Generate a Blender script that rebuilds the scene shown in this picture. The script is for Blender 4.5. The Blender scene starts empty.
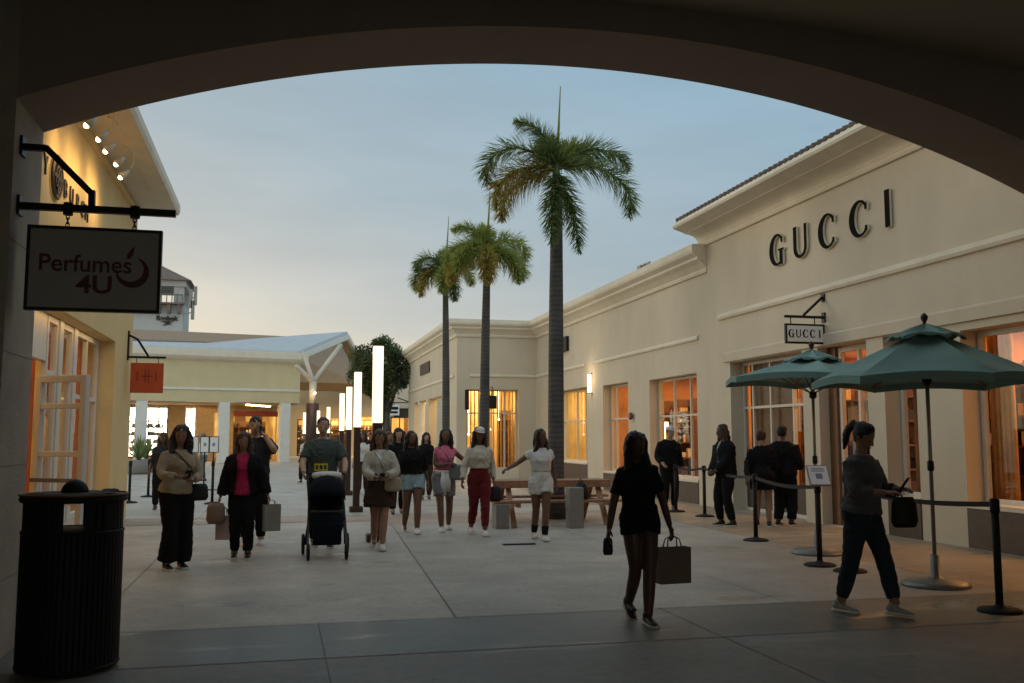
import bpy, bmesh, math, random
from mathutils import Vector, Matrix, noise
random.seed(7)
R = math.radians
C = bpy.context.scene.collection
sc = bpy.context.scene

# ------------------------------------------------------------ camera, sky, sun, exposure
F = 950.0; HC = 1.55
PITCH = math.atan((438-341.5)/F); YAW = math.atan(232*math.cos(PITCH)/F)
cam_d = bpy.data.cameras.new('camera'); cam = bpy.data.objects.new('camera', cam_d); C.objects.link(cam)
cam_d.sensor_width = 36; cam_d.lens = 36*F/1024; cam_d.clip_end = 2000; cam_d.clip_start = .05
cam.location = (0, 0, HC); cam.rotation_euler = (math.pi/2+PITCH, 0, -YAW)
sc.camera = cam

w = bpy.data.worlds.new('World'); sc.world = w; w.use_nodes = True
nt = w.node_tree; N = nt.nodes; L = nt.links
bg = N['Background']; bg.inputs['Strength'].default_value = 1.0
sky = N.new('ShaderNodeTexSky'); sky.sky_type = 'NISHITA'; sky.sun_disc = False
sky.sun_elevation = R(5); sky.sun_rotation = R(-25)
skm = N.new('ShaderNodeVectorMath'); skm.operation = 'SCALE'; skm.inputs['Scale'].default_value = .10
L.new(sky.outputs[0], skm.inputs[0])
tc = N.new('ShaderNodeTexCoord'); sx = N.new('ShaderNodeSeparateXYZ'); L.new(tc.outputs['Generated'], sx.inputs[0])
def ramp(cols):
    r = N.new('ShaderNodeValToRGB'); e = r.color_ramp.elements
    while len(e) < len(cols): e.new(.5)
    for k, (p, c) in enumerate(cols): e[k].position = p; e[k].color = (*c, 1)
    return r
cl = N.new('ShaderNodeTexNoise'); cl.inputs['Scale'].default_value = 1.9; cl.inputs['Detail'].default_value = 6
mp = N.new('ShaderNodeMapping'); mp.inputs['Scale'].default_value = (1, 1, 3.2); L.new(tc.outputs['Generated'], mp.inputs[0]); L.new(mp.outputs[0], cl.inputs[0])
# elevation + westward warmth + cloud noise
mz = N.new('ShaderNodeMath'); mz.operation = 'MULTIPLY_ADD'; L.new(cl.outputs[0], mz.inputs[0]); mz.inputs[1].default_value = .20
zz = N.new('ShaderNodeMath'); zz.operation = 'MULTIPLY_ADD'; L.new(sx.outputs['X'], zz.inputs[0]); zz.inputs[1].default_value = .27; L.new(sx.outputs['Z'], zz.inputs[2])
L.new(zz.outputs[0], mz.inputs[2])
rw = ramp([(0, (.95, .78, .50)), (.14, (.80, .70, .53)), (.25, (.52, .53, .51)), (.38, (.35, .43, .48)), (.56, (.275, .41, .51)), (.85, (.44, .52, .57))])
L.new(mz.outputs[0], rw.inputs[0])
mx = N.new('ShaderNodeMix'); mx.data_type = 'RGBA'; mx.inputs[0].default_value = .12
L.new(rw.outputs[0], mx.inputs[6]); L.new(skm.outputs[0], mx.inputs[7]); c2 = N.new('ShaderNodeTexNoise'); c2.inputs['Scale'].default_value = 2.6; c2.inputs['Detail'].default_value = 7; c2.inputs['Roughness'].default_value = .55
m2 = N.new('ShaderNodeMapping'); m2.inputs['Scale'].default_value = (1, 1, 4.5); m2.inputs['Rotation'].default_value = (0, R(14), 0); L.new(tc.outputs['Generated'], m2.inputs[0]); L.new(m2.outputs[0], c2.inputs[0])
k1 = N.new('ShaderNodeMapRange'); k1.inputs[1].default_value = .34; k1.inputs[2].default_value = .66; k1.inputs[3].default_value = .91; k1.inputs[4].default_value = 1.03; L.new(c2.outputs[0], k1.inputs[0])
k2 = N.new('ShaderNodeMapRange'); k2.inputs[1].default_value = .25; k2.inputs[2].default_value = -.5; k2.inputs[3].default_value = 1.0; k2.inputs[4].default_value = 1.75; L.new(sx.outputs['Y'], k2.inputs[0])  # unseen sky behind the camera brightened, added fill for walls facing it
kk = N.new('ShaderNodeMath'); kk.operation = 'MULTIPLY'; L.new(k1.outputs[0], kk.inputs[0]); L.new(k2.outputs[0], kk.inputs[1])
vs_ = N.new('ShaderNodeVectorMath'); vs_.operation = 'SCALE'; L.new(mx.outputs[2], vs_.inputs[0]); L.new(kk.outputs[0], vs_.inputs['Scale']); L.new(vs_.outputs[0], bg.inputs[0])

sun_d = bpy.data.lights.new('sun', 'SUN'); sun_d.energy = .5; sun_d.angle = R(25); sun_d.color = (1, .88, .72)
sun = bpy.data.objects.new('sun', sun_d); C.objects.link(sun)
sun.rotation_euler = (R(90-14), 0, R(180+48)); 
sc.view_settings.view_transform = 'Standard'; sc.view_settings.look = 'None'
sc.view_settings.exposure = 0.25; sc.view_settings.gamma = 1; sc.view_settings.use_curve_mapping = False
sc.cycles.use_denoising = True; sc.cycles.max_bounces = 6; sc.cycles.diffuse_bounces = 4; sc.cycles.transparent_max_bounces = 12
sc.cycles.sample_clamp_indirect = 4

# ------------------------------------------------------------ survey: pixel -> real place on a known plane
_cp, _sp, _ca, _sa = math.cos(PITCH), math.sin(PITCH), math.cos(YAW), math.sin(YAW)
FW = Vector((_sa*_cp, _ca*_cp, _sp)); RT = Vector((_ca, -_sa, 0)); UP = RT.cross(FW)
def ray(x, y): return FW*F+RT*(x-512)+UP*(341.5-y)
def G(x, y, z=0): r = ray(x, y); return Vector((0, 0, HC))+r*((z-HC)/r.z)
def PX(x, y, X): r = ray(x, y); return Vector((0, 0, HC))+r*(X/r.x)
def PY(x, y, Y): r = ray(x, y); return Vector((0, 0, HC))+r*(Y/r.y)

# ------------------------------------------------------------ materials
MATS = {}
def mat(name, col, rough=.7, metal=0, var=.12, scale=6., bump=.0, bscale=40., emit=None, es=0, spec=.4, col2=None, sheen=0):
    if name in MATS: return MATS[name]
    m = bpy.data.materials.new(name); m.use_nodes = True; n = m.node_tree.nodes; l = m.node_tree.links
    b = n['Principled BSDF']
    b.inputs['Roughness'].default_value = rough; b.inputs['Metallic'].default_value = metal
    b.inputs['Specular IOR Level'].default_value = spec
    tcn = n.new('ShaderNodeTexCoord')
    if var > 0 or col2:
        no = n.new('ShaderNodeTexNoise'); no.inputs['Scale'].default_value = scale; no.inputs['Detail'].default_value = 5
        l.new(tcn.outputs['Object'], no.inputs[0])
        mi = n.new('ShaderNodeMix'); mi.data_type = 'RGBA'
        c2 = col2 or tuple(min(1, c*(1+var)) for c in col); c1 = col if col2 else tuple(c*(1-var) for c in col)
        mr = n.new('ShaderNodeMapRange'); mr.inputs[1].default_value = .3; mr.inputs[2].default_value = .7
        l.new(no.outputs[0], mr.inputs[0]); l.new(mr.outputs[0], mi.inputs[0])
        mi.inputs[6].default_value = (*c1, 1); mi.inputs[7].default_value = (*c2, 1); l.new(mi.outputs[2], b.inputs['Base Color'])
    else: b.inputs['Base Color'].default_value = (*col, 1)
    if bump > 0:
        nb = n.new('ShaderNodeTexNoise'); nb.inputs['Scale'].default_value = bscale; nb.inputs['Detail'].default_value = 4
        l.new(tcn.outputs['Object'], nb.inputs[0])
        bu = n.new('ShaderNodeBump'); bu.inputs['Strength'].default_value = bump; bu.inputs['Distance'].default_value = .02
        l.new(nb.outputs[0], bu.inputs['Height']); l.new(bu.outputs[0], b.inputs['Normal'])
    if emit:
        b.inputs['Emission Color'].default_value = (*emit, 1); b.inputs['Emission Strength'].default_value = es
    if sheen: b.inputs['Sheen Weight'].default_value = sheen
    MATS[name] = m; return m

def stucco(name, col):
    m = mat(name, col, .85, 0, .05, .7, .25, 55, spec=.25)
    n = m.node_tree.nodes; l = m.node_tree.links; b = n['Principled BSDF']
    src = b.inputs['Base Color'].links[0].from_socket
    tcn = n.new('ShaderNodeTexCoord'); mpn = n.new('ShaderNodeMapping'); mpn.inputs['Scale'].default_value = (1.2, 1.2, .35)
    no = n.new('ShaderNodeTexNoise'); no.inputs['Scale'].default_value = 1.6; no.inputs['Detail'].default_value = 6
    l.new(tcn.outputs['Object'], mpn.inputs[0]); l.new(mpn.outputs[0], no.inputs[0])
    r = n.new('ShaderNodeMapRange'); r.inputs[1].default_value = .35; r.inputs[2].default_value = .75; r.inputs[3].default_value = 1.0; r.inputs[4].default_value = .93
    l.new(no.outputs[0], r.inputs[0])
    v = n.new('ShaderNodeVectorMath'); v.operation = 'SCALE'; l.new(src, v.inputs[0]); l.new(r.outputs[0], v.inputs['Scale']); l.new(v.outputs[0], b.inputs['Base Color'])
    return m
M_cream = stucco('cream stucco', (.60, .53, .41))
M_trim = mat('pale trim', (.68, .62, .50), .7, 0, .06, 2, .1, 60)
M_yellow = stucco('yellow stucco', (.72, .54, .27))
M_white = mat('white paint', (.66, .64, .58), .5, 0, .05, 3)
M_frame = mat('window frame paint', (.62, .56, .46), .45, 0, .05, 3)
M_brownbase = mat('dark brown panel', (.075, .05, .033), .5, 0, .15, 8)
M_roof = mat('grey brown roof tile', (.16, .12, .10), .8, 0, .25, 5, .5, 25)
M_metalroof = mat('pale blue metal roof', (.50, .53, .55), .45, .2, .05, 2)
M_dark = mat('black metal', (.012, .012, .012), .45, .3, .1, 10)
M_black = mat('black plastic', (.006, .006, .007), .7, 0, .1, 10)
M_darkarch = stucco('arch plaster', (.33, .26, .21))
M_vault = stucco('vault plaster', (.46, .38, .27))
M_wood = mat('timber', (.27, .14, .075), .55, 0, .3, 9, .2, 60)
M_conc = mat('cast concrete', (.21, .195, .175), .8, 0, .1, 9, .3, 80)
M_post = mat('dark bronze post', (.055, .028, .018), .5, .2, .15, 6)
M_signwhite = mat('grey sign board', (.38, .36, .33), .5, 0, .05, 4)
M_signlite = mat('white sign board', (.80, .80, .76), .5, 0, .03, 4)
M_orange = mat('orange red panel', (.55, .085, .025), .5, 0, .06, 6)
M_green = mat('green canvas', (.17, .285, .26), .9, 0, .10, 3, .35, 14, col2=(.205, .33, .30))
M_soffit = mat('brown soffit boards', (.30, .20, .12), .6, 0, .15, 6)
M_silver = mat('galvanised steel', (.22, .22, .21), .45, .5, .15, 8)
M_inner = mat('warm shop plaster', (.66, .37, .17), .7, 0, .45, 1.1)
M_innergold = mat('golden shop plaster', (.70, .52, .24), .7, 0, .30, 1.1)
M_shelf = mat('walnut shelf', (.17, .08, .035), .5, 0, .2, 9)
def pane_mat():
    m = bpy.data.materials.new('window glass'); m.use_nodes = True; n = m.node_tree.nodes; l = m.node_tree.links
    n.remove(n['Principled BSDF']); o = n['Material Output']
    t = n.new('ShaderNodeBsdfTransparent'); g = n.new('ShaderNodeBsdfGlossy'); g.inputs['Roughness'].default_value = .02
    t.inputs[0].default_value = (.93, .95, .94, 1)
    lw = n.new('ShaderNodeLayerWeight'); lw.inputs[0].default_value = .5; pw = n.new('ShaderNodeMath'); pw.operation = 'POWER'; pw.inputs[1].default_value = 5; f = n.new('ShaderNodeMath'); f.operation = 'MULTIPLY_ADD'; f.inputs[1].default_value = .6; f.inputs[2].default_value = .05; l.new(lw.outputs['Facing'], pw.inputs[0]); l.new(pw.outputs[0], f.inputs[0]); x = n.new('ShaderNodeMixShader')
    l.new(f.outputs[0], x.inputs[0]); l.new(t.outputs[0], x.inputs[1]); l.new(g.outputs[0], x.inputs[2]); l.new(x.outputs[0], o.inputs[0])
    return m
M_glass = pane_mat()
M_lamp = mat('warm lamp', (1, .8, .5), .5, var=0, emit=(1, .62, .25), es=9)
M_column_light = mat('lit diffuser', (1, .95, .85), .5, var=0, emit=(1, .80, .48), es=1.4)
M_bulb = mat('bulb', (1, .9, .7), .5, var=0, emit=(1, .72, .38), es=14)

# ------------------------------------------------------------ mesh helpers
class MB:
    def __init__(s): s.v = []; s.f = []; s.mi = []; s.m = 0
    def add(s, vs, fs):
        o = len(s.v); s.v += [tuple(v) for v in vs]; s.f += [tuple(i+o for i in f) for f in fs]; s.mi += [s.m]*len(fs); return s
    def box(s, x0, x1, y0, y1, z0, z1):
        v = [(x, y, z) for z in (z0, z1) for y in (y0, y1) for x in (x0, x1)]
        return s.add(v, [(0, 2, 3, 1), (4, 5, 7, 6), (0, 1, 5, 4), (2, 6, 7, 3), (0, 4, 6, 2), (1, 3, 7, 5)])
    def bar(s, a, b, wd, h=None, up=(0, 0, 1)):
        a = Vector(a); b = Vector(b); h = h or wd; d = (b-a).normalized(); u = Vector(up)
        if abs(d.dot(u)) > .98: u = Vector((0, 1, 0))
        x = d.cross(u).normalized(); u = x.cross(d)
        v = [p+x*sx*wd/2+u*sz*h/2 for p in (a, b) for sx, sz in ((-1, -1), (1, -1), (1, 1), (-1, 1))]
        return s.add(v, [(0, 1, 2, 3), (7, 6, 5, 4), (0, 4, 5, 1), (1, 5, 6, 2), (2, 6, 7, 3), (3, 7, 4, 0)])
    def tube(s, pts, rad, n=10, cap=True, ref=None):
        """pts list; rad list of r or (rx, ry)"""
        pts = [Vector(p) for p in pts]; k = len(pts)
        if not isinstance(rad, (list, tuple)): rad = [rad]*k
        rad = [r if isinstance(r, (list, tuple)) else (r, r) for r in rad]
        vs = []; px = Vector(ref) if ref else None
        for i, p in enumerate(pts):
            d = (pts[min(i+1, k-1)]-pts[max(i-1, 0)]).normalized()
            if px is None:
                px = d.orthogonal()
            xx = (px-d*px.dot(d)).normalized(); yy = d.cross(xx); px = xx
            for j in range(n):
                a = 2*math.pi*j/n; vs.append(p+xx*math.cos(a)*rad[i][0]+yy*math.sin(a)*rad[i][1])
        fs = [(i*n+j, i*n+(j+1) % n, (i+1)*n+(j+1) % n, (i+1)*n+j) for i in range(k-1) for j in range(n)]
        if cap: fs += [tuple(range(n-1, -1, -1)), tuple((k-1)*n+j for j in range(n))]
        return s.add(vs, fs)
    def lathe(s, c, prof, n=24, cap=True):
        return s.tube([(c[0], c[1], c[2]+z) for r, z in prof], [max(r, .0005) for r, z in prof], n, cap, ref=(1, 0, 0))
    def prism(s, poly, fn, d0, d1):
        """poly of 2D pts; fn(u, v, d) -> 3D"""
        n = len(poly); v = [fn(u, w_, d0) for u, w_ in poly]+[fn(u, w_, d1) for u, w_ in poly]
        return s.add(v, [tuple(range(n-1, -1, -1)), tuple(range(n, 2*n))]+[(i, (i+1) % n, n+(i+1) % n, n+i) for i in range(n)])
    def ball(s, c, rx, ry=None, rz=None, n=10, m=7):
        ry = ry or rx; rz = rz or rx; c = Vector(c); vs = []
        for i in range(m+1):
            t = math.pi*(i+.02)/(m+.04)
            for j in range(n):
                a = 2*math.pi*j/n; vs.append(c+Vector((rx*math.sin(t)*math.cos(a), ry*math.sin(t)*math.sin(a), -rz*math.cos(t))))
        fs = [(i*n+j, i*n+(j+1) % n, (i+1)*n+(j+1) % n, (i+1)*n+j) for i in range(m) for j in range(n)]
        fs += [tuple(range(n-1, -1, -1)), tuple(m*n+j for j in range(n))]
        return s.add(vs, fs)
    def xf(s, M):
        s.v = [tuple(M @ Vector(v)) for v in s.v]; return s
    def mesh(s, name, mats, smooth=False, fix=True):
        me = bpy.data.meshes.new(name); me.from_pydata(s.v, [], s.f)
        if not isinstance(mats, (list, tuple)): mats = [mats]
        for m in mats: me.materials.append(m)
        me.polygons.foreach_set('material_index', s.mi)
        if fix:
            b = bmesh.new(); b.from_mesh(me); bmesh.ops.recalc_face_normals(b, faces=b.faces); b.to_mesh(me); b.free()
        if smooth:
            me.polygons.foreach_set('use_smooth', [True]*len(me.polygons))
        me.update(); return me
    def build(s, name, mats, parent=None, smooth=False, bevel=0, loc=None, rz=None, fix=True):
        o = bpy.data.objects.new(name, s.mesh(name, mats, smooth, fix)); C.objects.link(o)
        if parent: o.parent = parent
        if loc is not None: o.location = loc
        if rz is not None: o.rotation_euler = (0, 0, rz)
        if bevel:
            bm = o.modifiers.new('b', 'BEVEL'); bm.width = bevel; bm.segments = 2; bm.limit_method = 'ANGLE'
        if smooth and s_auto: pass
        return o
s_auto = False
def tag(o, label=None, cat=None, group=None, kind=None):
    if label: o['label'] = label
    if cat: o['category'] = cat
    if group: o['group'] = group
    if kind: o['kind'] = kind
    return o
def empty(name, loc, label, cat, group=None, rz=0):
    o = bpy.data.objects.new(name, None); C.objects.link(o); o.location = loc; o.rotation_euler = (0, 0, rz); o.empty_display_size = .2
    return tag(o, label, cat, group)
def copy_tree(o, parent=None):
    c = o.copy(); C.objects.link(c); c.parent = parent
    for ch in [x for x in o.children]: copy_tree(ch, c)
    return c
def kids_shift(o):   # children were built in world coordinates: keep them there
    o.matrix_parent_inverse = Matrix.Translation(-Vector(o.parent.location)) if o.parent else Matrix()

def thing(name, loc, label, cat, group=None):
    """Empty at loc; parts are given in world coordinates"""
    e = empty(name, loc, label, cat, group); e['_w'] = 1; return e
def part(mb, name, mats, parent, smooth=False, bevel=0):
    """part whose vertices are world coordinates, under an unrotated parent chain"""
    off = Vector((0, 0, 0)); p = parent
    while p is not None: off += Vector(p.location); p = p.parent
    mb.v = [(v[0]-off.x, v[1]-off.y, v[2]-off.z) for v in mb.v]
    return mb.build(name, mats, parent, smooth, bevel)
def area(name, loc, rot, sx_, sy_, power, col, parent=None):
    d = bpy.data.lights.new(name, 'AREA'); d.shape = 'RECTANGLE'; d.size = sx_; d.size_y = sy_; d.energy = power; d.color = col
    o = bpy.data.objects.new(name, d); C.objects.link(o); o.location = loc; o.rotation_euler = rot
    if parent:
        off = Vector((0, 0, 0)); p = parent
        while p is not None: off += Vector(p.location); p = p.parent
        o.parent = parent; o.location = Vector(loc)-off
    return o
def point(name, loc, power, col, rad=.05, parent=None):
    d = bpy.data.lights.new(name, 'POINT'); d.energy = power; d.color = col; d.shadow_soft_size = rad
    o = bpy.data.objects.new(name, d); C.objects.link(o); o.location = loc
    if parent: o.parent = parent; o.location = Vector(loc)-Vector(parent.location)
    return o

# ------------------------------------------------------------ lettering
def text_mesh(s, size, depth, bold=0.0, shear=0.0, sx_=1.0):
    cu = bpy.data.curves.new('t', 'FONT'); cu.body = s; cu.size = size; cu.extrude = depth/2; cu.offset = bold; cu.shear = shear
    cu.align_x = 'CENTER'; cu.align_y = 'CENTER'
    o = bpy.data.objects.new('t', cu); C.objects.link(o)
    bpy.context.view_layer.update()
    me = bpy.data.meshes.new_from_object(o.evaluated_get(bpy.context.evaluated_depsgraph_get()))
    bpy.data.objects.remove(o); bpy.data.curves.remove(cu)
    if sx_ != 1: me.transform(Matrix.Diagonal((sx_, 1, 1, 1)))
    return me
def text_obj(name, s, size, depth, loc, xdir, mat_, parent, bold=0, shear=0, sx_=1.0):
    """upright text whose reading direction is xdir (world)"""
    me = text_mesh(s, size, depth, bold, shear, sx_)
    x = Vector(xdir).normalized(); z = Vector((0, 0, 1)); y = z; nrm = x.cross(y)
    Mx = Matrix((x, y, nrm)).transposed().to_4x4()
    me.transform(Mx); me.materials.clear(); me.materials.append(mat_)
    o = bpy.data.objects.new(name, me); C.objects.link(o)
    off = Vector((0, 0, 0)); p = parent
    while p is not None: off += Vector(p.location); p = p.parent
    o.parent = parent; o.location = Vector(loc)-off
    return o
def arc(cx, cy, rx, ry, a0, a1, n=20): return [(cx+rx*math.cos(R(a0+(a1-a0)*i/n)), cy+ry*math.sin(R(a0+(a1-a0)*i/n))) for i in range(n+1)]
def serif_letter(ch):
    """list of closed polygons, cap height 1, centred on x"""
    if ch in 'CG':
        out = arc(0, .5, .40, .52, 42, 318); inn = arc(.05, .5, .23, .44, 318, 42)
        P = [out+[(.30, .20), (.24, .19)]+inn+[(.24, .81), (.30, .80)]]
        # vertical terminals
        P.append([(.22, .70), (.31, .70), (.31, .90), (.22, .84)])
        if ch == 'G':
            P.append([(.14, .0), (.31, .0), (.31, .46), (.14, .46)]); P.append([(.08, .455), (.37, .455), (.37, .51), (.08, .51)])
        else: P.append([(.22, .16), (.31, .10), (.31, .26), (.22, .26)])
        return P
    if ch == 'U':
        l_ = [(-.32, 1.0), (-.32, .36)]+arc(-.0, .32, .32, .34, 180, 360, 16)+[(.32, 1.0), (.20, 1.0), (.20, .34)]
        inn = arc(.02, .33, .18, .25, 0, -180, 16)
        P = [l_+inn+[(-.16, 1.0)]]
        return P
    if ch == 'I':
        return [[(-.088, 0), (.088, 0), (.088, 1), (-.088, 1)]]
def extrude_polys(polys, origin, xdir, hgt, d0, d1, nrm):
    mb = MB(); x = Vector(xdir); z = Vector((0, 0, 1)); n = Vector(nrm); o = Vector(origin)
    for k, P in enumerate(polys):
        e = .0015*k
        mb.m = 1
        mb.prism(P, lambda u, v, d: o+x*u*hgt+z*v*hgt+n*d, d0, d1-.004+e)
        mb.m = 0
        mb.prism(P, lambda u, v, d: o+x*u*hgt+z*v*hgt+n*d, d1-.004+e+.0005, d1+e)
    return mb

# ------------------------------------------------------------ ground
def ground_mat():
    m = mat('plaza concrete', (.42, .385, .33), .6, 0, .10, .35, .25, 90, col2=(.48, .445, .385))
    n = m.node_tree.nodes; l = m.node_tree.links; b = n['Principled BSDF']
    src = b.inputs['Base Color'].links[0].from_socket
    tcn = n.new('ShaderNodeTexCoord')
    # stains
    no = n.new('ShaderNodeTexNoise'); no.inputs['Scale'].default_value = .9; no.inputs['Detail'].default_value = 7; no.inputs['Roughness'].default_value = .65
    l.new(tcn.outputs['Object'], no.inputs[0])
    r = n.new('ShaderNodeMapRange'); r.inputs[1].default_value = .40; r.inputs[2].default_value = .66; r.inputs[3].default_value = .78; r.inputs[4].default_value = 1.06
    l.new(no.outputs[0], r.inputs[0])
    v = n.new('ShaderNodeVectorMath'); v.operation = 'SCALE'; l.new(src, v.inputs[0]); l.new(r.outputs[0], v.inputs['Scale'])
    # damp patches: darker and glossier, in streaks
    mpn = n.new('ShaderNodeMapping'); mpn.inputs['Scale'].default_value = (.5, 1.5, 1); l.new(tcn.outputs['Object'], mpn.inputs[0])
    n2 = n.new('ShaderNodeTexNoise'); n2.inputs['Scale'].default_value = 1.1; n2.inputs['Detail'].default_value = 5; l.new(mpn.outputs[0], n2.inputs[0])
    r2 = n.new('ShaderNodeMapRange'); r2.inputs[1].default_value = .58; r2.inputs[2].default_value = .68; l.new(n2.outputs[0], r2.inputs[0])
    r3 = n.new('ShaderNodeMapRange'); r3.inputs[3].default_value = .55; r3.inputs[4].default_value = .24; l.new(r2.outputs[0], r3.inputs[0]); l.new(r3.outputs[0], b.inputs['Roughness'])
    mi = n.new('ShaderNodeMix'); mi.data_type = 'RGBA'; l.new(r2.outputs[0], mi.inputs[0]); l.new(v.outputs[0], mi.inputs[6])
    v2 = n.new('ShaderNodeVectorMath'); v2.operation = 'SCALE'; v2.inputs['Scale'].default_value = .86; l.new(v.outputs[0], v2.inputs[0]); l.new(v2.outputs[0], mi.inputs[7])
    vo = n.new('ShaderNodeTexVoronoi'); vo.inputs['Scale'].default_value = 2.6; l.new(tcn.outputs['Object'], vo.inputs[0])
    r5 = n.new('ShaderNodeMapRange'); r5.inputs[1].default_value = .045; r5.inputs[2].default_value = .075; r5.inputs[3].default_value = .62; r5.inputs[4].default_value = 1.0; l.new(vo.outputs['Distance'], r5.inputs[0])
    n6 = n.new('ShaderNodeTexNoise'); n6.inputs['Scale'].default_value = 14; n6.inputs['Detail'].default_value = 6; l.new(tcn.outputs['Object'], n6.inputs[0])
    r6 = n.new('ShaderNodeMapRange'); r6.inputs[1].default_value = .3; r6.inputs[2].default_value = .7; r6.inputs[3].default_value = .88; r6.inputs[4].default_value = 1.1; l.new(n6.outputs[0], r6.inputs[0])
    mm = n.new('ShaderNodeMath'); mm.operation = 'MULTIPLY'; l.new(r5.outputs[0], mm.inputs[0]); l.new(r6.outputs[0], mm.inputs[1])
    v7 = n.new('ShaderNodeVectorMath'); v7.operation = 'SCALE'; l.new(mi.outputs[2], v7.inputs[0]); l.new(mm.outputs[0], v7.inputs['Scale'])
    l.new(v7.outputs[0], b.inputs['Base Color'])
    return m
MG = ground_mat()
def tinted(name, k):
    m = MG.copy(); m.name = name; b = m.node_tree.nodes['Principled BSDF']; s_ = b.inputs['Base Color'].links[0].from_socket
    v = m.node_tree.nodes.new('ShaderNodeVectorMath'); v.operation = 'MULTIPLY'; v.inputs[1].default_value = k
    m.node_tree.links.new(s_, v.inputs[0]); m.node_tree.links.new(v.outputs[0], b.inputs['Base Color']); return m
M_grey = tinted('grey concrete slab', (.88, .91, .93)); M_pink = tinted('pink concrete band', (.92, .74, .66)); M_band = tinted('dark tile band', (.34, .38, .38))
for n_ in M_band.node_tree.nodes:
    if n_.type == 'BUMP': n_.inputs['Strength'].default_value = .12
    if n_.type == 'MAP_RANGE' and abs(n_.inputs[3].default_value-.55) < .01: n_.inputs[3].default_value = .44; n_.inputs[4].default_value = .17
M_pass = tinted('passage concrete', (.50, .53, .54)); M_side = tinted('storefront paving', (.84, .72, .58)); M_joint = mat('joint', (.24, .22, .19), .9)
def sheet(name, poly, z, m):
    mb = MB(); mb.add([(x, y, z) for x, y in poly], [tuple(range(len(poly)))]); o = mb.build(name, m); tag(o, kind='structure'); return o
sheet('ground', [(-300, -60), (300, -60), (300, 500), (-300, 500)], 0, MG)
a0 = G(395, 530); a1 = G(470, 632)
sheet('plaza_slab', [(a1.x, 8.3), (7.2, 8.3), (7.2, 17.2), (a0.x+.05, 17.2)], .004, M_grey)
sheet('storefront_paving', [(7.2, 8.3), (9.5, 8.3), (9.5, 35), (7.2, 35)], .004, M_side)
sheet('pink_band', [(1.95, 17.2), (7.2, 17.2), (7.2, 19.6), (-2.8, 19.6), (-2.8, 18.2), (1.9, 18.2)], .005, M_pink)
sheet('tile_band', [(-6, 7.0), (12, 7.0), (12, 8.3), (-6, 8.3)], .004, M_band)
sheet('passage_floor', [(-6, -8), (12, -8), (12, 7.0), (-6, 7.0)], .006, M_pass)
jb = MB()
def joint(x0, y0, x1, y1, wd=.008, z=.009):
    d = Vector((x1-x0, y1-y0, 0)).normalized(); s_ = Vector((-d.y, d.x, 0))*wd/2
    jb.add([Vector((x0, y0, z))-s_, Vector((x1, y1, z))-s_, Vector((x1, y1, z))+s_, Vector((x0, y0, z))+s_], [(0, 1, 2, 3)])
joint(a1.x, 8.3, a0.x+.05, 17.2, .010); joint(-6, 8.3, 9.5, 8.3, .012); joint(-6, 7.0, 9.5, 7.0, .02)
for y in (12.2, 15.0, 24, 29, 35, 42): joint(-2.8, y, 7.2, y)
for x in (-1.5, 4.7): joint(x, 8.3, x, 60)
for x in (.35, 3.4, 6.4): joint(x, 0, x, 8.3)
for y in (10.2, 12.4, 14.6, 16.8, 19, 22, 25, 28): joint(7.2, y, 9.5, y)
joint(7.2, 8.3, 7.2, 35, .012); joint(-2.8, 18.2, 1.9, 18.2); joint(-2.8, 19.6, 7.2, 19.6, .02)
jo = jb.build('paving_joints', M_joint); tag(jo, kind='structure')
dr = MB(); p = G(519, 545); dr.box(p.x-.24, p.x+.24, p.y-.05, p.y+.05, .0, .022)
tag(dr.build('drain_cover', M_dark), 'narrow dark drain slot set in the grey paving in front of the picnic table', 'drain')

# ------------------------------------------------------------ the archway we look out of
ax, az, ar = 2.8, 4.92, 11.9; hx = 4.68
arch = thing('archway', (ax, 7.6, 0), 'dark plastered covered archway framing the whole view', 'archway')
mb = MB(); n = 48; xs = [ax-hx+2*hx*i/n for i in range(n+1)]; zs = [az-(ar-math.sqrt(ar*ar-(x-ax)**2)) for x in xs]
poly = list(zip(xs, zs))+[(ax+hx, 7.6), (ax-hx, 7.6)]
for i in range(n):      # spandrel
    q = [(xs[i], zs[i]), (xs[i+1], zs[i+1]), (xs[i+1], 7.6), (xs[i], 7.6)]
    v = [(x, 7.2, z) for x, z in q]+[(x, 8.0, z) for x, z in q]
    mb.add(v, [(0, 1, 2, 3), (7, 6, 5, 4), (0, 4, 5, 1), (3, 2, 6, 7)])
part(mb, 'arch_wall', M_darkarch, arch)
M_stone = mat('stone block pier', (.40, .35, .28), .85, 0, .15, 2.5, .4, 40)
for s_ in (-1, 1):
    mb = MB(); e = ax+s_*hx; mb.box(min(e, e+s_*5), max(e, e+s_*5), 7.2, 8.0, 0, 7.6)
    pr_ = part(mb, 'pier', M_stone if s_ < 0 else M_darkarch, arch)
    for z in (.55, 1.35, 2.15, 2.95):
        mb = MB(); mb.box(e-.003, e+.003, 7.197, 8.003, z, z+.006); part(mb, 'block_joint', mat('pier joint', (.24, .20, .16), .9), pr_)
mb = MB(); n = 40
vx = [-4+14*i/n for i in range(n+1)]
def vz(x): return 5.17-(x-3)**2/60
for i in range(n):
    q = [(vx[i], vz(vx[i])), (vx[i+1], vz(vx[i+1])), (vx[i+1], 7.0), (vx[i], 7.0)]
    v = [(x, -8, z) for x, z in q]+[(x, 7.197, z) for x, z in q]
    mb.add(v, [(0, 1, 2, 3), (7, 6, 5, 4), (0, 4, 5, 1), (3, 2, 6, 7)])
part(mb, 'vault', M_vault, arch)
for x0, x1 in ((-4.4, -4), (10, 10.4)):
    mb = MB(); mb.box(x0, x1, -8, 7.19, 0, 7.0); part(mb, 'side_wall', M_darkarch, arch)
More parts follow.
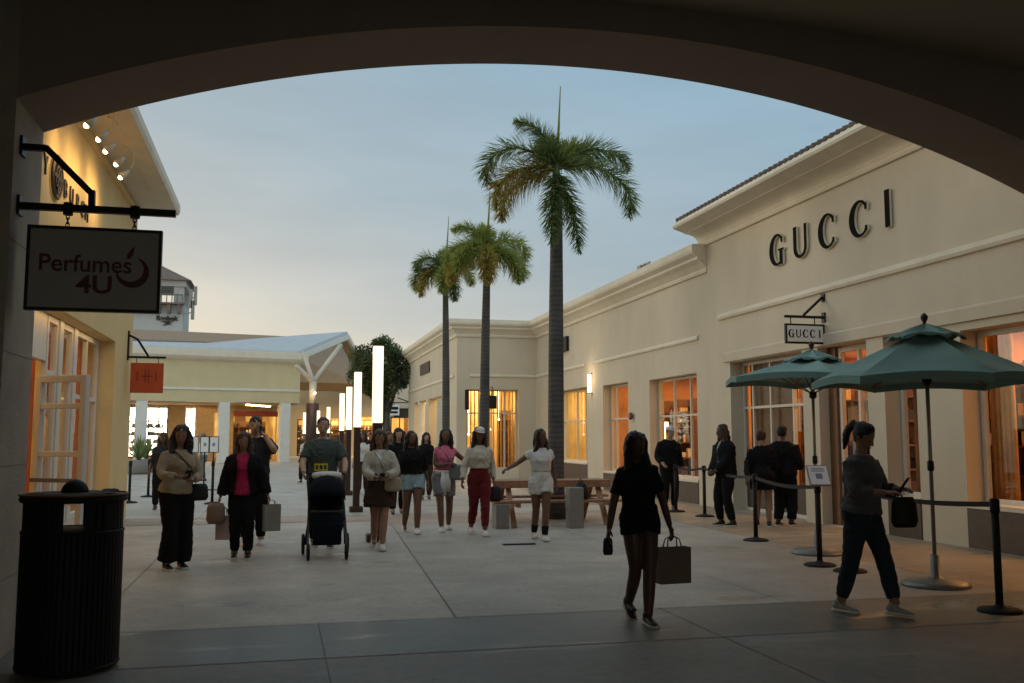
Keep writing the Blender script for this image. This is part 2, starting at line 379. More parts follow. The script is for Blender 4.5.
mb = MB(); mb.box(-4, -1.0, -8.4, -8.01, 0, 7.0); mb.box(7.0, 10, -8.4, -8.01, 0, 7.0); mb.box(-1.0, 7.0, -8.4, -8.01, 3.9, 7.0); part(mb, 'back_wall', M_darkarch, arch)

# ------------------------------------------------------------ building helpers
def wall_grid(a0_, a1_, z0, z1, holes, fn, d0, d1):
    """wall with rectangular holes: fn(a, d, z) -> xyz ; d0 outer face, d1 inner"""
    As = sorted({a0_, a1_, *[h[0] for h in holes], *[h[1] for h in holes]}); Zs = sorted({z0, z1, *[h[2] for h in holes], *[h[3] for h in holes]})
    As = [a for a in As if a0_ <= a <= a1_]; Zs = [z for z in Zs if z0 <= z <= z1]
    def solid(i, j):
        if i < 0 or j < 0 or i >= len(As)-1 or j >= len(Zs)-1: return False
        a = (As[i]+As[i+1])/2; z = (Zs[j]+Zs[j+1])/2
        return not any(h[0] < a < h[1] and h[2] < z < h[3] for h in holes)
    mb = MB()
    for i in range(len(As)-1):
        for j in range(len(Zs)-1):
            if not solid(i, j): continue
            a, b, z, t = As[i], As[i+1], Zs[j], Zs[j+1]
            for d in (d0, d1): mb.add([fn(a, d, z), fn(b, d, z), fn(b, d, t), fn(a, d, t)], [(0, 1, 2, 3)])
            if not solid(i-1, j): mb.add([fn(a, d0, z), fn(a, d1, z), fn(a, d1, t), fn(a, d0, t)], [(0, 1, 2, 3)])
            if not solid(i+1, j): mb.add([fn(b, d0, z), fn(b, d1, z), fn(b, d1, t), fn(b, d0, t)], [(0, 1, 2, 3)])
            if not solid(i, j-1): mb.add([fn(a, d0, z), fn(b, d0, z), fn(b, d1, z), fn(a, d1, z)], [(0, 1, 2, 3)])
            if not solid(i, j+1): mb.add([fn(a, d0, t), fn(b, d0, t), fn(b, d1, t), fn(a, d1, t)], [(0, 1, 2, 3)])
    return mb
def bx3(mb, fn, a0_, a1_, d0, d1, z0, z1):
    v = [fn(a, d, z) for z in (z0, z1) for d in (d0, d1) for a in (a0_, a1_)]
    mb.add(v, [(0, 2, 3, 1), (4, 5, 7, 6), (0, 1, 5, 4), (2, 6, 7, 3), (0, 4, 6, 2), (1, 3, 7, 5)])
def window(parent, fn, a0_, a1_, z0, z1, d, cols, trans=(), fw=.07, m=None, name='window'):
    """framed window at depth d with vertical bars and transoms; frame > pane"""
    mb = MB(); m = m or M_frame
    bx3(mb, fn, a0_, a0_+fw, d, d+.08, z0, z1); bx3(mb, fn, a1_-fw, a1_, d, d+.08, z0, z1)
    bx3(mb, fn, a0_+fw, a1_-fw, d, d+.08, z0, z0+fw); bx3(mb, fn, a0_+fw, a1_-fw, d, d+.08, z1-fw, z1)
    for c in cols: bx3(mb, fn, c-fw*.4, c+fw*.4, d+.005, d+.075, z0+fw, z1-fw)
    for t in trans: bx3(mb, fn, a0_+fw, a1_-fw, d+.008, d+.07, t-fw*.4, t+fw*.4)
    f = part(mb, name, m, parent, bevel=.006)
    mb = MB(); mb.add([fn(a0_+fw, d+.04, z0+fw), fn(a1_-fw, d+.04, z0+fw), fn(a1_-fw, d+.04, z1-fw), fn(a0_+fw, d+.04, z1-fw)], [(0, 1, 2, 3)])
    part(mb, 'pane', M_glass, f)
    return f
def cornice(parent, fn, a0_, a1_, prof, m, name='cornice'):
    """profile polygon in (d, z) swept from a0 to a1"""
    mb = MB(); k = len(prof)
    mb.add([fn(a, d, z) for a in (a0_, a1_) for d, z in prof], [tuple(range(k)), tuple(range(2*k-1, k-1, -1))]+[(i, (i+1) % k, k+(i+1) % k, k+i) for i in range(k)])
    return part(mb, name, m, parent)
def room(parent, fn, a0_, a1_, d0, d1, z1, wm, fm, power, col, shelves=(), lampz=None, seed=0):
    rg = random.Random(seed)
    mb = MB(); mb.m = 0
    A = lambda *p: mb.add([fn(*q) for q in p], [(0, 1, 2, 3)])
    A((a0_, d1, 0), (a1_, d1, 0), (a1_, d1, z1), (a0_, d1, z1)); A((a0_, d0, 0), (a0_, d1, 0), (a0_, d1, z1), (a0_, d0, z1)); A((a1_, d0, 0), (a1_, d1, 0), (a1_, d1, z1), (a1_, d0, z1))
    A((a0_, d0, z1), (a1_, d0, z1), (a1_, d1, z1), (a0_, d1, z1)); mb.m = 1; A((a0_, d0, .02), (a1_, d0, .02), (a1_, d1, .02), (a0_, d1, .02))
    part(mb, 'shop_interior', [wm, fm], parent)
    p = fn((a0_+a1_)/2, (d0+d1)/2, z1-.04)
    q = [fn(a0_, d0, 0), fn(a1_, d1, 0)]
    area('ceiling_light', p, (0, 0, 0), max(.5, abs(q[1][0]-q[0][0])*.7), max(.5, abs(q[1][1]-q[0][1])*.8), power, col, parent)
    if wm in (M_inner, M_innergold) and abs(d1-d0) < 4.5:
        mb = MB(); a = a0_+.4; rp = random.Random(seed+50)      # walnut wall panels
        while a < a1_-1: wd_ = rp.uniform(.25, .8); bx3(mb, fn, a, a+wd_, d1-.06, d1-.01, .1, z1-.3); a += wd_+rp.uniform(.5, 1.2)
        part(mb, 'wall_panelling', M_shelf, parent)
    # shelf cases with goods
    for (s0, s1, dd) in shelves:
        mb = MB(); bx3(mb, fn, s0, s1, dd+.36, dd+.40, .1, 2.7)
        n_ = max(1, int((s1-s0)/.9))
        for k in range(n_+1): a = s0+(s1-s0)*k/n_; bx3(mb, fn, a-.02, a+.02, dd, dd+.359, .1, 2.7)
        for z in (.45, .95, 1.4, 1.85, 2.3): bx3(mb, fn, s0+.02, s1-.02, dd+.002, dd+.355, z, z+.035)
        sh = part(mb, 'shelf', M_shelf, parent)
        for kind, cm in enumerate((M_goods1, M_goods2, M_goods3)):
            mb = MB()
            for z in (.485, .985, 1.435, 1.885, 2.335):
                a = s0+.12
                while a < s1-.25:
                    wd = rg.uniform(.12, .3); h = rg.uniform(.1, .3)
                    if rg.randrange(3) == kind and abs(((a-s0) % .9)) > .05:
                        bx3(mb, fn, a, a+wd, dd+.06, dd+.28, z+.002, z+h)
                        if rg.random() < .5: 
                            c0 = Vector(fn(a+wd*.25, dd+.17, z+h)); c1 = Vector(fn(a+wd*.5, dd+.17, z+h+.12)); c2 = Vector(fn(a+wd*.75, dd+.17, z+h)); mb.tube([c0, c1, c2], .012, 5)
                    a += wd+rg.uniform(.05, .2)
            if mb.v:
                g_ = part(mb, 'merchandise', cm, sh); g_['kind'] = 'stuff'
M_goods1 = mat('brown leather goods', (.12, .05, .03), .5); M_goods2 = mat('cream goods', (.85, .7, .5), .6); M_goods3 = mat('dark goods', (.03, .025, .03), .5)
M_shopfloor = mat('shop floor', (.30, .16, .07), .3)

# ------------------------------------------------------------ right: tall shop with the big wall letters
XW = 9.57; WARM = (1, .46, .13); GOLD = (1, .70, .32)
fR = lambda a, d, z: (XW+d, a, z)     # a along street (Y), d into the building
sh1 = thing('shop_building', (XW+.5, 15, 0), 'tall cream stucco shop with big dark wall letters and a tiled eave', 'building')
Y1 = 20.15
yw = lambda px_: PX(px_, 400, XW).y
D1, D0 = yw(819), yw(868); V1, V0 = yw(885), yw(917); U1 = yw(963); A0_ = yw(803); E1 = D1+.42
holes = [(A0_, 19.1, 0, 3.2), (D0, D1, 0, 3.2), (V0, V1, .62, 3.2), (5.0, U1, .62, 3.1)]
part(wall_grid(4.0, Y1, 0, 6.16, holes, fR, 0, .42), 'wall', M_cream, sh1)
mb = MB(); bx3(mb, fR, 4.31, Y1-.36, .421, 12, 5.6, 5.85); part(mb, 'flat_roof', M_roof, sh1)
mb = MB(); mb.box(XW+.421, XW+12, Y1-.35, Y1-.002, 0, 6.16); mb.box(XW+.42, XW+12, 4, 4.3, 0, 5.6); part(mb, 'end_wall', M_cream, sh1)
# cornice: bead, cove flaring out, fascia
cov = [(-.0, 6.02), (-.05, 6.02), (-.07, 6.07), (-.05, 6.12), (-.06, 6.14)]
cov += [(-.06-.32*(1-math.cos(R(90*i/8))), 6.14+.20*math.sin(R(90*i/8))) for i in range(1, 9)]
cov += [(-.40, 6.36), (-.68, 6.45), (-.70, 6.50), (-.60, 6.63), (1.5, 7.3), (1.5, 6.2), (.0, 6.15)]
cornice(sh1, fR, 4.0, Y1+.35, cov, M_trim)
mb = MB()     # barrel tiles along the eave
y = 4.05
while y < Y1+.35:
    mb.tube([(XW-.63, y, 6.63), (XW+1.4, y, 7.29)], .06, 8); y += .19
part(mb, 'roof_tile', mat('barrel tile', (.13, .10, .085), .8, 0, .3, 3), sh1, smooth=True)
cornice(sh1, fR, 4.0, 19.55, [(0, 4.18), (-.05, 4.19), (-.07, 4.24), (-.05, 4.31), (0, 4.33)], M_trim, 'string_course')
cornice(sh1, fR, 4.0, 19.35, [(0, 3.22), (-.05, 3.22), (-.06, 3.40), (-.02, 3.44), (0, 3.44)], M_cream, 'lintel_band')
mb = MB(); q = PX(645, 268, XW+.2); mb.bar((q.x, q.y, 6.05), (q.x, q.y, q.z+.12), .05); mb.bar((q.x, q.y-.35, q.z+.1), (q.x, q.y+.35, q.z+.1), .05); mb.box(q.x-.06, q.x+.06, q.y+.2, q.y+.45, q.z-.05, q.z+.12)
QV = mb
# letters, thick dark faces with pale returns
M_letter = mat('dark bronze letter', (.012, .012, .011), .9, spec=.05); M_return = mat('cream letter return', (.74, .68, .54), .6)
hgt = .62
for ch, (px_, py_) in zip('GUCCI', [(775, 250), (798, 240), (825, 229), (857, 218), (885, 207)]):
    c = PX(px_, py_, XW-.1)
    mb = extrude_polys(serif_letter(ch), (XW, c.y, 4.96), (0, -1.2, 0), hgt, .02, .065, (-1, 0, 0))
    part(mb, 'sign_letter', [M_letter, M_return], sh1)
# shopfront
window(sh1, fR, A0_+.01, 19.09, .0, 3.19, .28, (A0_+.85, A0_+1.75, A0_+2.5), (2.2,))
mb = MB(); bx3(mb, fR, yw(776), 19.02, .44, .50, .05, 3.3); part(mb, 'blind_panel', M_shelf, sh1)
mb = MB(); bx3(mb, fR, A0_+.09, 19.02, .30, .34, .07, .62); part(mb, 'window_panel', M_brownbase, sh1)
dd = window(sh1, fR, D0+.01, D1-.26, 0.02, 3.18, .25, ((D0+D1-.25)/2,), (), .09, M_frame, 'double_door')
mb = MB(); bx3(mb, fR, D1-.25, D1-.001, .2, .4, 0, 3.2); part(mb, 'door_jamb', M_shelf, sh1)
mb = MB()
for a in ((D0+D1-.25)/2-.12, (D0+D1-.25)/2+.12): mb.tube([fR(a, .2, .8), fR(a, .2, 1.5)], .02, 8)
part(mb, 'door_handle', M_silver, dd, True)
window(sh1, fR, V0+.01, V1-.01, .62, 3.18, .28, (), (), .07, M_white)
window(sh1, fR, 5.01, U1-.01, .62, 3.08, .28, (6.6, 8.0, 9.6), (), .07, M_white)
for a, b in ((V0, V1), (5.0, U1)):
    mb = MB(); bx3(mb, fR, a-.01, b+.01, -.03, .3, .56, .625); part(mb, 'window_sill', M_trim, sh1)
    mb = MB(); bx3(mb, fR, a+.0, b, -.02, -.001, .0, .555); part(mb, 'base_panel', M_brownbase, sh1)
room(sh1, fR, 4.4, 13.4, .43, 4.2, 3.4, M_inner, M_shopfloor, 300, WARM, ((5.0, 9.0, 1.3), (10.9, 12.9, 1.15)), seed=3)
room(sh1, fR, 13.5, 19.6, .43, 4.8, 3.4, M_inner, M_shopfloor, 230, WARM, ((13.7, 15.0, 2.2), (15.3, 19.3, 1.8)), seed=4)
mb = MB(); bx3(mb, fR, 12.6, 12.9, .6, .9, .03, 3.0); part(mb, 'interior_panel', mat('warm panel', (.5, .25, .09), .5), sh1)
mb = MB()   # hanging drapes behind the glass
for k in range(10):
    a = 11.42+k*.05; mb.tube([fR(a, .52+.02*(k % 2), .64), fR(a, .52+.02*(k % 2), 3.1)], .03, 6)
part(mb, 'drape', mat('amber drape', (.72, .40, .16), .7), sh1, True)

# hanging blade sign with letters + bracket
hs = thing('hanging_sign', (XW, yw(827), 3.3), 'small white hanging sign with black frame and five dark letters above the shop entrance', 'sign')
ya = yw(827)
mb = MB(); mb.bar((XW-.01, ya, 3.73), (XW-.80, ya, 3.73), .045); mb.bar((XW-.03, ya, 4.10), (XW-.42, ya, 3.76), .04); mb.box(XW-.03, XW-.002, ya-.05, ya+.05, 3.64, 3.82); mb.box(XW-.03, XW-.002, ya-.05, ya+.05, 4.02, 4.16)
for dx in (-.2, -.68): mb.bar((XW+dx, ya, 3.73), (XW+dx, ya, 3.60), .015)
part(mb, 'bracket', M_dark, hs)
mb = MB(); mb.box(XW-.80, XW-.02, ya-.025, ya+.025, 3.24, 3.60); fo = part(mb, 'frame', M_dark, hs)
mb = MB(); mb.box(XW-.765, XW-.055, ya-.03, ya+.03, 3.275, 3.565); part(mb, 'board', M_signlite, hs)
for i, ch in enumerate('GUCCI'):
    mb = extrude_polys(serif_letter(ch), (XW-.69+i*.142, ya, 3.35), (1, 0, 0), .145, .030, .034, (0, -1, 0)); part(mb, 'sign_letter', [M_letter, M_letter], hs)

# ------------------------------------------------------------ right: long lower wing
wg = thing('shop_building', (XW+.5, 28, 0), 'long low cream stucco wing with tall gold lit windows behind the palms', 'building')
Y2 = 35.5; XL = 6.47
W1 = (PX(700, 375, XW).y, PX(648, 375, XW).y); W2 = (PX(627, 385, XW).y, PX(602, 385, XW).y); W3 = (PX(586, 388, XW).y, PX(556, 388, XW).y)
W1 = (20.9, 23.9)
hol = [(W1[0], W1[1], .55, 3.1), (W2[0], W2[1], .55, 3.15), (W3[0], W3[1], .75, 3.2)]
part(wall_grid(Y1, Y2, 0, 5.5, hol, fR, .03, .45), 'wall', M_cream, wg)
fF = lambda a, d, z: (a, Y2+d, z)     # facade facing the camera
holF = [(6.85, 8.9, .1, 3.4)]
part(wall_grid(XL, XW+.028, 0, 5.5, holF, fF, 0, .4), 'wall', M_cream, wg)
Y3 = 49.5
fL = lambda a, d, z: (XL+d, a, z)
holL = [(38.9, 42.6, .0, 3.3), (43.4, 47.3, 0, 3.3)]
part(wall_grid(Y2+.4, Y3, 0, 5.5, holL, fL, 0.002, .4), 'wall', M_cream, wg)
mb = MB(); mb.box(XW+.45, XW+12, Y1+.01, Y3, 5.3, 5.45); mb.box(XL+.4, XW+.45, Y2+.4, Y3, 5.3, 5.452); part(mb, 'flat_roof', M_roof, wg)
cv2 = [(0, 5.40), (-.05, 5.40), (-.07, 5.46), (-.05, 5.50), (-.16, 5.62), (-.27, 5.70), (-.27, 5.76), (-.38, 5.84), (-.40, 5.90), (-.40, 6.04), (.5, 6.12), (.5, 5.4)]
cR = [(d+.03, z) for d, z in cv2]
# one mitred cornice around the corner
def corn_path(path, prof, parent, m, name):
    mb = MB(); k = len(prof); vs = []
    for i, (P, D) in enumerate(path):
        for d, z in prof: vs.append((P[0]+D[0]*d, P[1]+D[1]*d, z))
    fs = [(i*k+j, i*k+(j+1) % k, (i+1)*k+(j+1) % k, (i+1)*k+j) for i in range(len(path)-1) for j in range(k)]
    fs += [tuple(range(k)), tuple((len(path)-1)*k+j for j in range(k))]
    mb.add(vs, fs); return part(mb, name, m, parent)
corn_path([((XW+.03, Y1), (1, 0)), ((XW+.03, Y2), (1, 1)), ((XL, Y2), (1, 1)), ((XL, Y3), (1, 0))], cv2, wg, M_trim, 'cornice')
def sc_(fn, a, b, off=0): cornice(wg, fn, a, b, [(off, 3.86), (off-.04, 3.87), (off-.055, 3.91), (off-.04, 3.97), (off, 3.98)], M_trim, 'string_course')
sc_(fR, 20.75, 28.5, .03); sc_(fR, 29.4, Y2-.06, .03); sc_(fF, XL+.5, XW-.03); sc_(fL, Y2+.6, Y3)
for hh, cols, gold in ((W1, (W1[0]+.95, W1[0]+1.95), 0), (W2, (W2[0]+.35, W2[1]-.5), 0), (W3, (W3[0]+.95, W3[0]+1.9), 1)):
    z0 = .55 if not gold else .75; z1 = hh[1] and (3.1, 3.15)[hh is W2] if not gold else 3.2
    window(wg, fR, hh[0]+.01, hh[1]-.01, z0+.01, z1-.01, .28, cols, (2.12,), .06, M_frame)
    mb = MB(); bx3(mb, fR, hh[0], hh[1], .01, .027, .0, z0-.05); part(mb, 'base_panel', M_brownbase, wg)
    mb = MB(); bx3(mb, fR, hh[0]-.01, hh[1]+.01, .0, .3, z0-.045, z0+.012); part(mb, 'window_sill', M_trim, wg)
room(wg, fR, 20.5, 28.9, .46, 4.5, 3.5, M_inner, M_shopfloor, 160, WARM, ((21, 23.4, 1.5), (25.6, 28.6, 2.0)), seed=5)
room(wg, fR, 29.0, 34.9, .46, 5.0, 3.5, M_innergold, M_shopfloor, 180, GOLD, ((29.3, 34.6, 2.6),), seed=6)
room(wg, fF, 6.9, 9.6, .9, 4.5, 3.6, M_innergold, M_shopfloor, 190, GOLD, ((7.2, 9.3, 3.0),), seed=8)
# recessed slatted shopfront in the facing wall
window(wg, fF, 6.86, 8.89, .1, 3.4, .3, (7.4, 7.9, 8.4), (2.5,), .06, M_frame)
mb = MB()
for k in range(13): bx3(mb, fF, 6.95+k*.15, 6.99+k*.15, .5, .56, .1, 3.35)
part(mb, 'slat', mat('gilt slat', (.55, .33, .10), .4, .3), wg)
mb = MB(); bx3(mb, fF, 6.86, 8.89, -.02, -.001, 0.0, .45); part(mb, 'base_panel', M_trim, wg)
for k, (x, z) in enumerate(((7.2, 2.6), (7.7, 2.2), (8.15, 2.75), (8.6, 2.3), (8.3, 1.9), (7.45, 1.7))):
    mb = MB(); mb.ball((x, Y2+1.6+.2*k, z), .045); mb.tube([(x, Y2+1.6+.2*k, z+.04), (x, Y2+1.6+.2*k, 3.58)], .006, 5); part(mb, 'pendant_lamp', M_lamp, wg, True)
for k, (a, z) in enumerate(((30.2, 2.3), (31.5, 1.9), (32.7, 2.2), (33.8, 1.7))):
    mb = MB(); mb.ball(fR(a, 2.0, z), .055); mb.tube([fR(a, 2.0, z), fR(a, 2.0, 3.49)], .006, 5); part(mb, 'pendant_lamp', M_lamp, wg, True)
for k, (a, z) in enumerate(((21.6, 1.9), (22.6, 2.15), (23.2, 1.6), (26.6, 1.9))):
    mb = MB(); mb.tube([fR(a, 1.6, .03), fR(a, 1.6, z-.1)], .012, 6); mb.lathe(fR(a, 1.6, z-.1), [(.13, 0), (.09, .22)], 12); part(mb, 'table_lamp', M_lamp, wg, True)
# dark square wall letters / plaque, porch columns, lit porch behind
mb = MB(); bx3(mb, fR, 31.2, 32.6, -.07, .028, 4.55, 5.05); part(mb, 'wall_plaque', M_dark, wg)
text_obj('plaque_lettering', 'DKI', .42, .02, (XW-.085, 31.9, 4.80), (0, -1, 0), mat('gilt', (.45, .33, .18), .4), wg)
mb = MB(); bx3(mb, fL, 42.2, 45.0, -.06, .0, 4.5, 5.0); part(mb, 'wall_plaque', M_brownbase, wg)
for x in (6.75,):
    mb = MB(); mb.box(x-.05, x+.10, Y2-.5, Y2-.42, 2.6, 3.35); part(mb, 'blade_sign', M_dark, wg)
mb = MB(); mb.box(7.6, 7.95, Y2-.32, Y2-.26, 2.65, 3.15); mb.bar((7.8, Y2-.3, 3.15), (7.8, Y2-.3, 3.5), .02); mb.bar((7.8, Y2, 3.48), (7.8, Y2-.32, 3.48), .02); part(mb, 'blade_sign', M_dark, wg)
mb = MB(); bx3(mb, fL, 38.7, 48, 2.2, 2.3, 0, 3.8); mb.box(XL+.4, XL+2.3, 38.5, 38.62, 0, 3.7); part(mb, 'porch_wall', M_innergold, wg)
area('porch_light', (XL+1.3, 43, 3.7), (0, 0, 0), 1.2, 7, 120, GOLD, wg)
for y in (42.9, 45.9):
    mb = MB(); mb.lathe((XL+.2, y, 0), [(.2, 0), (.2, .15), (.16, .2), (.15, 3.1), (.2, 3.2), (.2, 3.3)], 16); part(mb, 'column', M_white, wg, True)
mb = MB(); mb.lathe((XW-.02, PX(632, 416, XW).y, 2.16), [(.0, 0), (.1, 0), (.1, .05), (.0, .05)], 16, True)
M_ = Matrix.Translation(Vector((XW-.02, PX(632, 416, XW).y, 2.16))) @ Matrix.Rotation(R(-90), 4, 'Y') @ Matrix.Translation(-Vector((XW-.02, PX(632, 416, XW).y, 2.16)))
mb.xf(M_); part(mb, 'fire_bell', mat('brick red metal', (.12, .05, .04), .5), wg, True)
sy = PX(591, 382, XW).y
part(QV, 'roof_camera', M_silver, wg)
scn = thing('wall_sconce', (XW-.1, sy, 3.0), 'slim glowing wall light on the pilaster between the wing windows', 'wall light')
mb = MB(); mb.box(XW-.10, XW-.01, sy-.05, sy+.05, 2.98, 3.58); part(mb, 'diffuser', M_column_light, scn)
mb = MB(); mb.box(XW-.11, XW+.025, sy-.06, sy+.06, 3.581, 3.60); mb.box(XW-.11, XW+.025, sy-.06, sy+.06, 2.96, 2.979); part(mb, 'bracket', M_dark, scn)
point('sconce_light', (XW-.45, sy, 3.5), 10, (1, .75, .45), .1, scn)

# ------------------------------------------------------------ left shop (yellow, lit sign, gooseneck lamps)
XS = -2.87; YS = 19.9
fS = lambda a, d, z: (XS-d, a, z)
ls = thing('shop_building', (XS-1, 15, 0), 'yellow lit shop with recessed entrance and gooseneck lamps at the left', 'building')
part(wall_grid(8.0, YS, 0, 6.12, [(11.4, 17.9, 0, 3.25)], fS, 0, .35), 'wall', M_yellow, ls)
mb = MB(); mb.box(XS-8, XS-.35, YS-.35, YS-.001, 0, 6.0); part(mb, 'end_wall', M_yellow, ls)
cornice(ls, fS, 8.0, YS+.2, [(0, 6.10), (-.46, 6.12), (-.48, 6.05), (-.75, 6.07), (-.78, 6.14), (-.78, 6.27), (1.5, 7.0), (1.5, 6.15)], M_trim, 'eave')
mb = MB()
cornice(ls, fS, 8.0, YS-.02, [(0, 5.92), (-.05, 5.93), (-.06, 6.02), (0, 6.06)], M_yellow, 'moulding')
# recess
WS = ((11.42, 12.7, (), (2.45,)), (14.1, 14.75, (), (2.45,)), (15.0, 15.75, (), (2.45,)), (16.0, 17.88, (16.9,), (2.2,)))
for a, b, cols, tr in WS:
    window(ls, fS, a, b, .3, 3.24, .26, cols, tr, .09, M_white)
for a, b in ((11.4, 12.7), (14.1, 17.9)):
    mb = MB(); bx3(mb, fS, a, b, .25, .36, 0, .295); part(mb, 'base_panel', M_trim, ls)
for a, b in ((14.76, 14.99), (15.76, 15.99)):
    mb = MB(); bx3(mb, fS, a, b, .24, .36, .3, 3.245); part(mb, 'frame_panel', M_white, ls)
mb = MB(); bx3(mb, fS, 12.71, 14.09, .27, .36, 2.6, 3.245); part(mb, 'door_header', M_white, ls)
room(ls, fS, 11.2, 18.4, .37, 4.5, 3.5, M_innergold, M_shopfloor, 80, (1, .62, .25), ((13.5, 18.2, 2.4),), seed=11)
mb = MB()
for a in (12.5, 14.35, 15.25, 17.5): bx3(mb, fS, a, a+.2, .5, .54, .4, 3.2)
part(mb, 'banner_strip', mat('orange banner', (.62, .10, .02), .6), ls)
hx0, hy0, hx1, hy1 = -3.04, 13.2, PY(85, 400, 12.75).x, 12.75; hl = math.hypot(hx1-hx0, hy1-hy0); hu = ((hx1-hx0)/hl, (hy1-hy0)/hl)
fO = lambda a, d, z: (hx0+hu[0]*a-hu[1]*d, hy0+hu[1]*a+hu[0]*d, z)
od = window(ls, fO, 0, hl, .03, PY(60, 375, 12.9).z, 0, (), (.75, 1.35, 1.95), .085, M_white, 'open_door')
mb = MB(); bx3(mb, fO, .03, hl-.03, -.06, -.03, 1.0, 1.05); part(mb, 'door_handle', M_silver, od)
area('recess_light', (XS-.13, 14.8, 3.24), (0, 0, 0), .12, 5, 5, (1, .62, .28), ls)
# wall lettering
M_ltr = mat('brown wall letter', (.06, .04, .02), .5)
for ch, (px_, py_) in zip('TORY', ((20, 158), (31, 163), (39, 168), (47, 175))): q = PX(px_, py_, XS+.03); text_obj('sign_letter', ch, .36, .02, (XS+.012, q.y, 4.86), (0, 1, 0), M_ltr, ls)
for ch, (px_, py_) in zip('BURCH', ((67, 190), (73, 197), (79, 203), (84, 209), (88, 214))): q = PX(px_, py_, XS+.03); text_obj('sign_letter', ch, .34, .02, (XS+.012, q.y, 4.84), (0, 1, 0), M_ltr, ls)
q = PX(57, 186, XS+.03); cy, cz = q.y, 4.86
ringp = lambda r: [(XS+.03, cy+r*math.cos(t*math.pi/16), cz+r*math.sin(t*math.pi/16)) for t in range(33)]
mb = MB(); mb.tube(ringp(.27), .02, 6, ref=(1, 0, 0)); mb.tube(ringp(.21), .012, 6, ref=(1, 0, 0))
mb.bar((XS+.03, cy, cz-.21), (XS+.03, cy, cz+.21), .04, .045); mb.bar((XS+.03, cy-.21, cz), (XS+.03, cy+.21, cz), .04, .045)
for s_ in (-1, 1): mb.bar((XS+.03, cy-.1, cz+s_*.12), (XS+.03, cy+.1, cz+s_*.12), .04, .03); mb.bar((XS+.03, cy+s_*.12, cz-.1), (XS+.03, cy+s_*.12, cz+.1), .04, .03)
part(mb, 'emblem', M_ltr, ls)
gn = None
M_cone = mat('frosted lamp shade', (.62, .58, .50), .4)
for k, (px_, py_) in enumerate([(87, 125), (99, 139), (106, 151), (116.5, 164), (121, 177)]):
    P = PX(px_, py_, XS+.37)
    if gn is None:
        gn = empty('gooseneck_lamp', P, '', 'wall lamp', 'gooseneck lamps under the left eave')
        d = Vector((-.7, 0, -.7)).normalized(); 
        MB().tube([-d*.16, -d*.10, d*.0], [.02, .035, .075], 14, True).build('lamp_shade', M_cone, gn, True)
        MB().ball(d*.01, .036).build('bulb', M_bulb, gn, True)
        MB().tube([-d*.15, (.18, 0, .22), (.18, 0, .36), (.1, 0, .46), (.0, 0, .50)], .009, 6).build('lamp_arm', M_trim, gn, True)
        g0 = gn
    else:
        gn = copy_tree(g0); gn.location = P
    gn['label'] = 'glowing gooseneck lamp under the left eave, ' + ('nearest the arch edge, top of the row', 'second from the top of the row', 'middle one of the five', 'second from the bottom of the row', 'lowest and farthest of the row')[k]
    sl = bpy.data.lights.new('bulb_light', 'SPOT'); sl.energy = 15; sl.color = (1, .62, .22); sl.spot_size = R(140); sl.spot_blend = 1; sl.shadow_soft_size = .22
    so_ = bpy.data.objects.new('bulb_light', sl); C.objects.link(so_); so_.parent = ls; so_.location = Vector((P.x+.1, P.y, P.z-.30))-Vector(ls.location); so_.rotation_euler = (0, R(70), 0)

# orange hanging sign on its bracket, at the far corner of the left shop
yo = 19.3
oh = thing('hanging_sign', (XS, yo, 2.9), 'square orange red hanging sign with faint letters on the left shop corner', 'sign')
A_ = PY(129, 357, yo); B_ = PY(165, 357, yo); ox0 = PY(131, 363, yo).x; ox1 = PY(164, 363, yo).x; oz1 = PY(147, 363, yo).z; oz0 = PY(147, 393, yo).z
mb = MB(); mb.bar((XS+.005, yo, A_.z), (B_.x+.02, yo, A_.z), .04); mb.bar((XS+.02, yo, A_.z+.42), (XS+.18, yo, A_.z+.34), .04); mb.bar((XS+.17, yo, A_.z+.35), (XS+.38, yo, A_.z+.02), .04); mb.box(XS+.002, XS+.03, yo-.05, yo+.05, A_.z-.06, A_.z+.5)
for x in (ox0+.1, ox1-.1): mb.bar((x, yo, A_.z), (x, yo, oz1), .012)
part(mb, 'bracket', M_dark, oh)
mb = MB(); mb.box(ox0, ox1, yo-.025, yo+.025, oz0, oz1); part(mb, 'board', M_orange, oh, bevel=.006)
mb = MB(); cx_ = (ox0+ox1)/2; cz_ = (oz0+oz1)/2+.03; M_fl = mat('dull red lettering', (.26, .045, .02), .5)
for dx in (-.17, .17): mb.box(cx_+dx-.012, cx_+dx+.012, yo-.03, yo-.026, cz_-.09, cz_+.09)
mb.box(cx_-.04, cx_-.02, yo-.03, yo-.026, cz_-.13, cz_+.13); mb.box(cx_+.02, cx_+.04, yo-.03, yo-.026, cz_-.13, cz_+.13); mb.box(cx_-.10, cx_+.10, yo-.0305, yo-.0262, cz_-.01, cz_+.015)
part(mb, 'lettering', M_fl, oh)

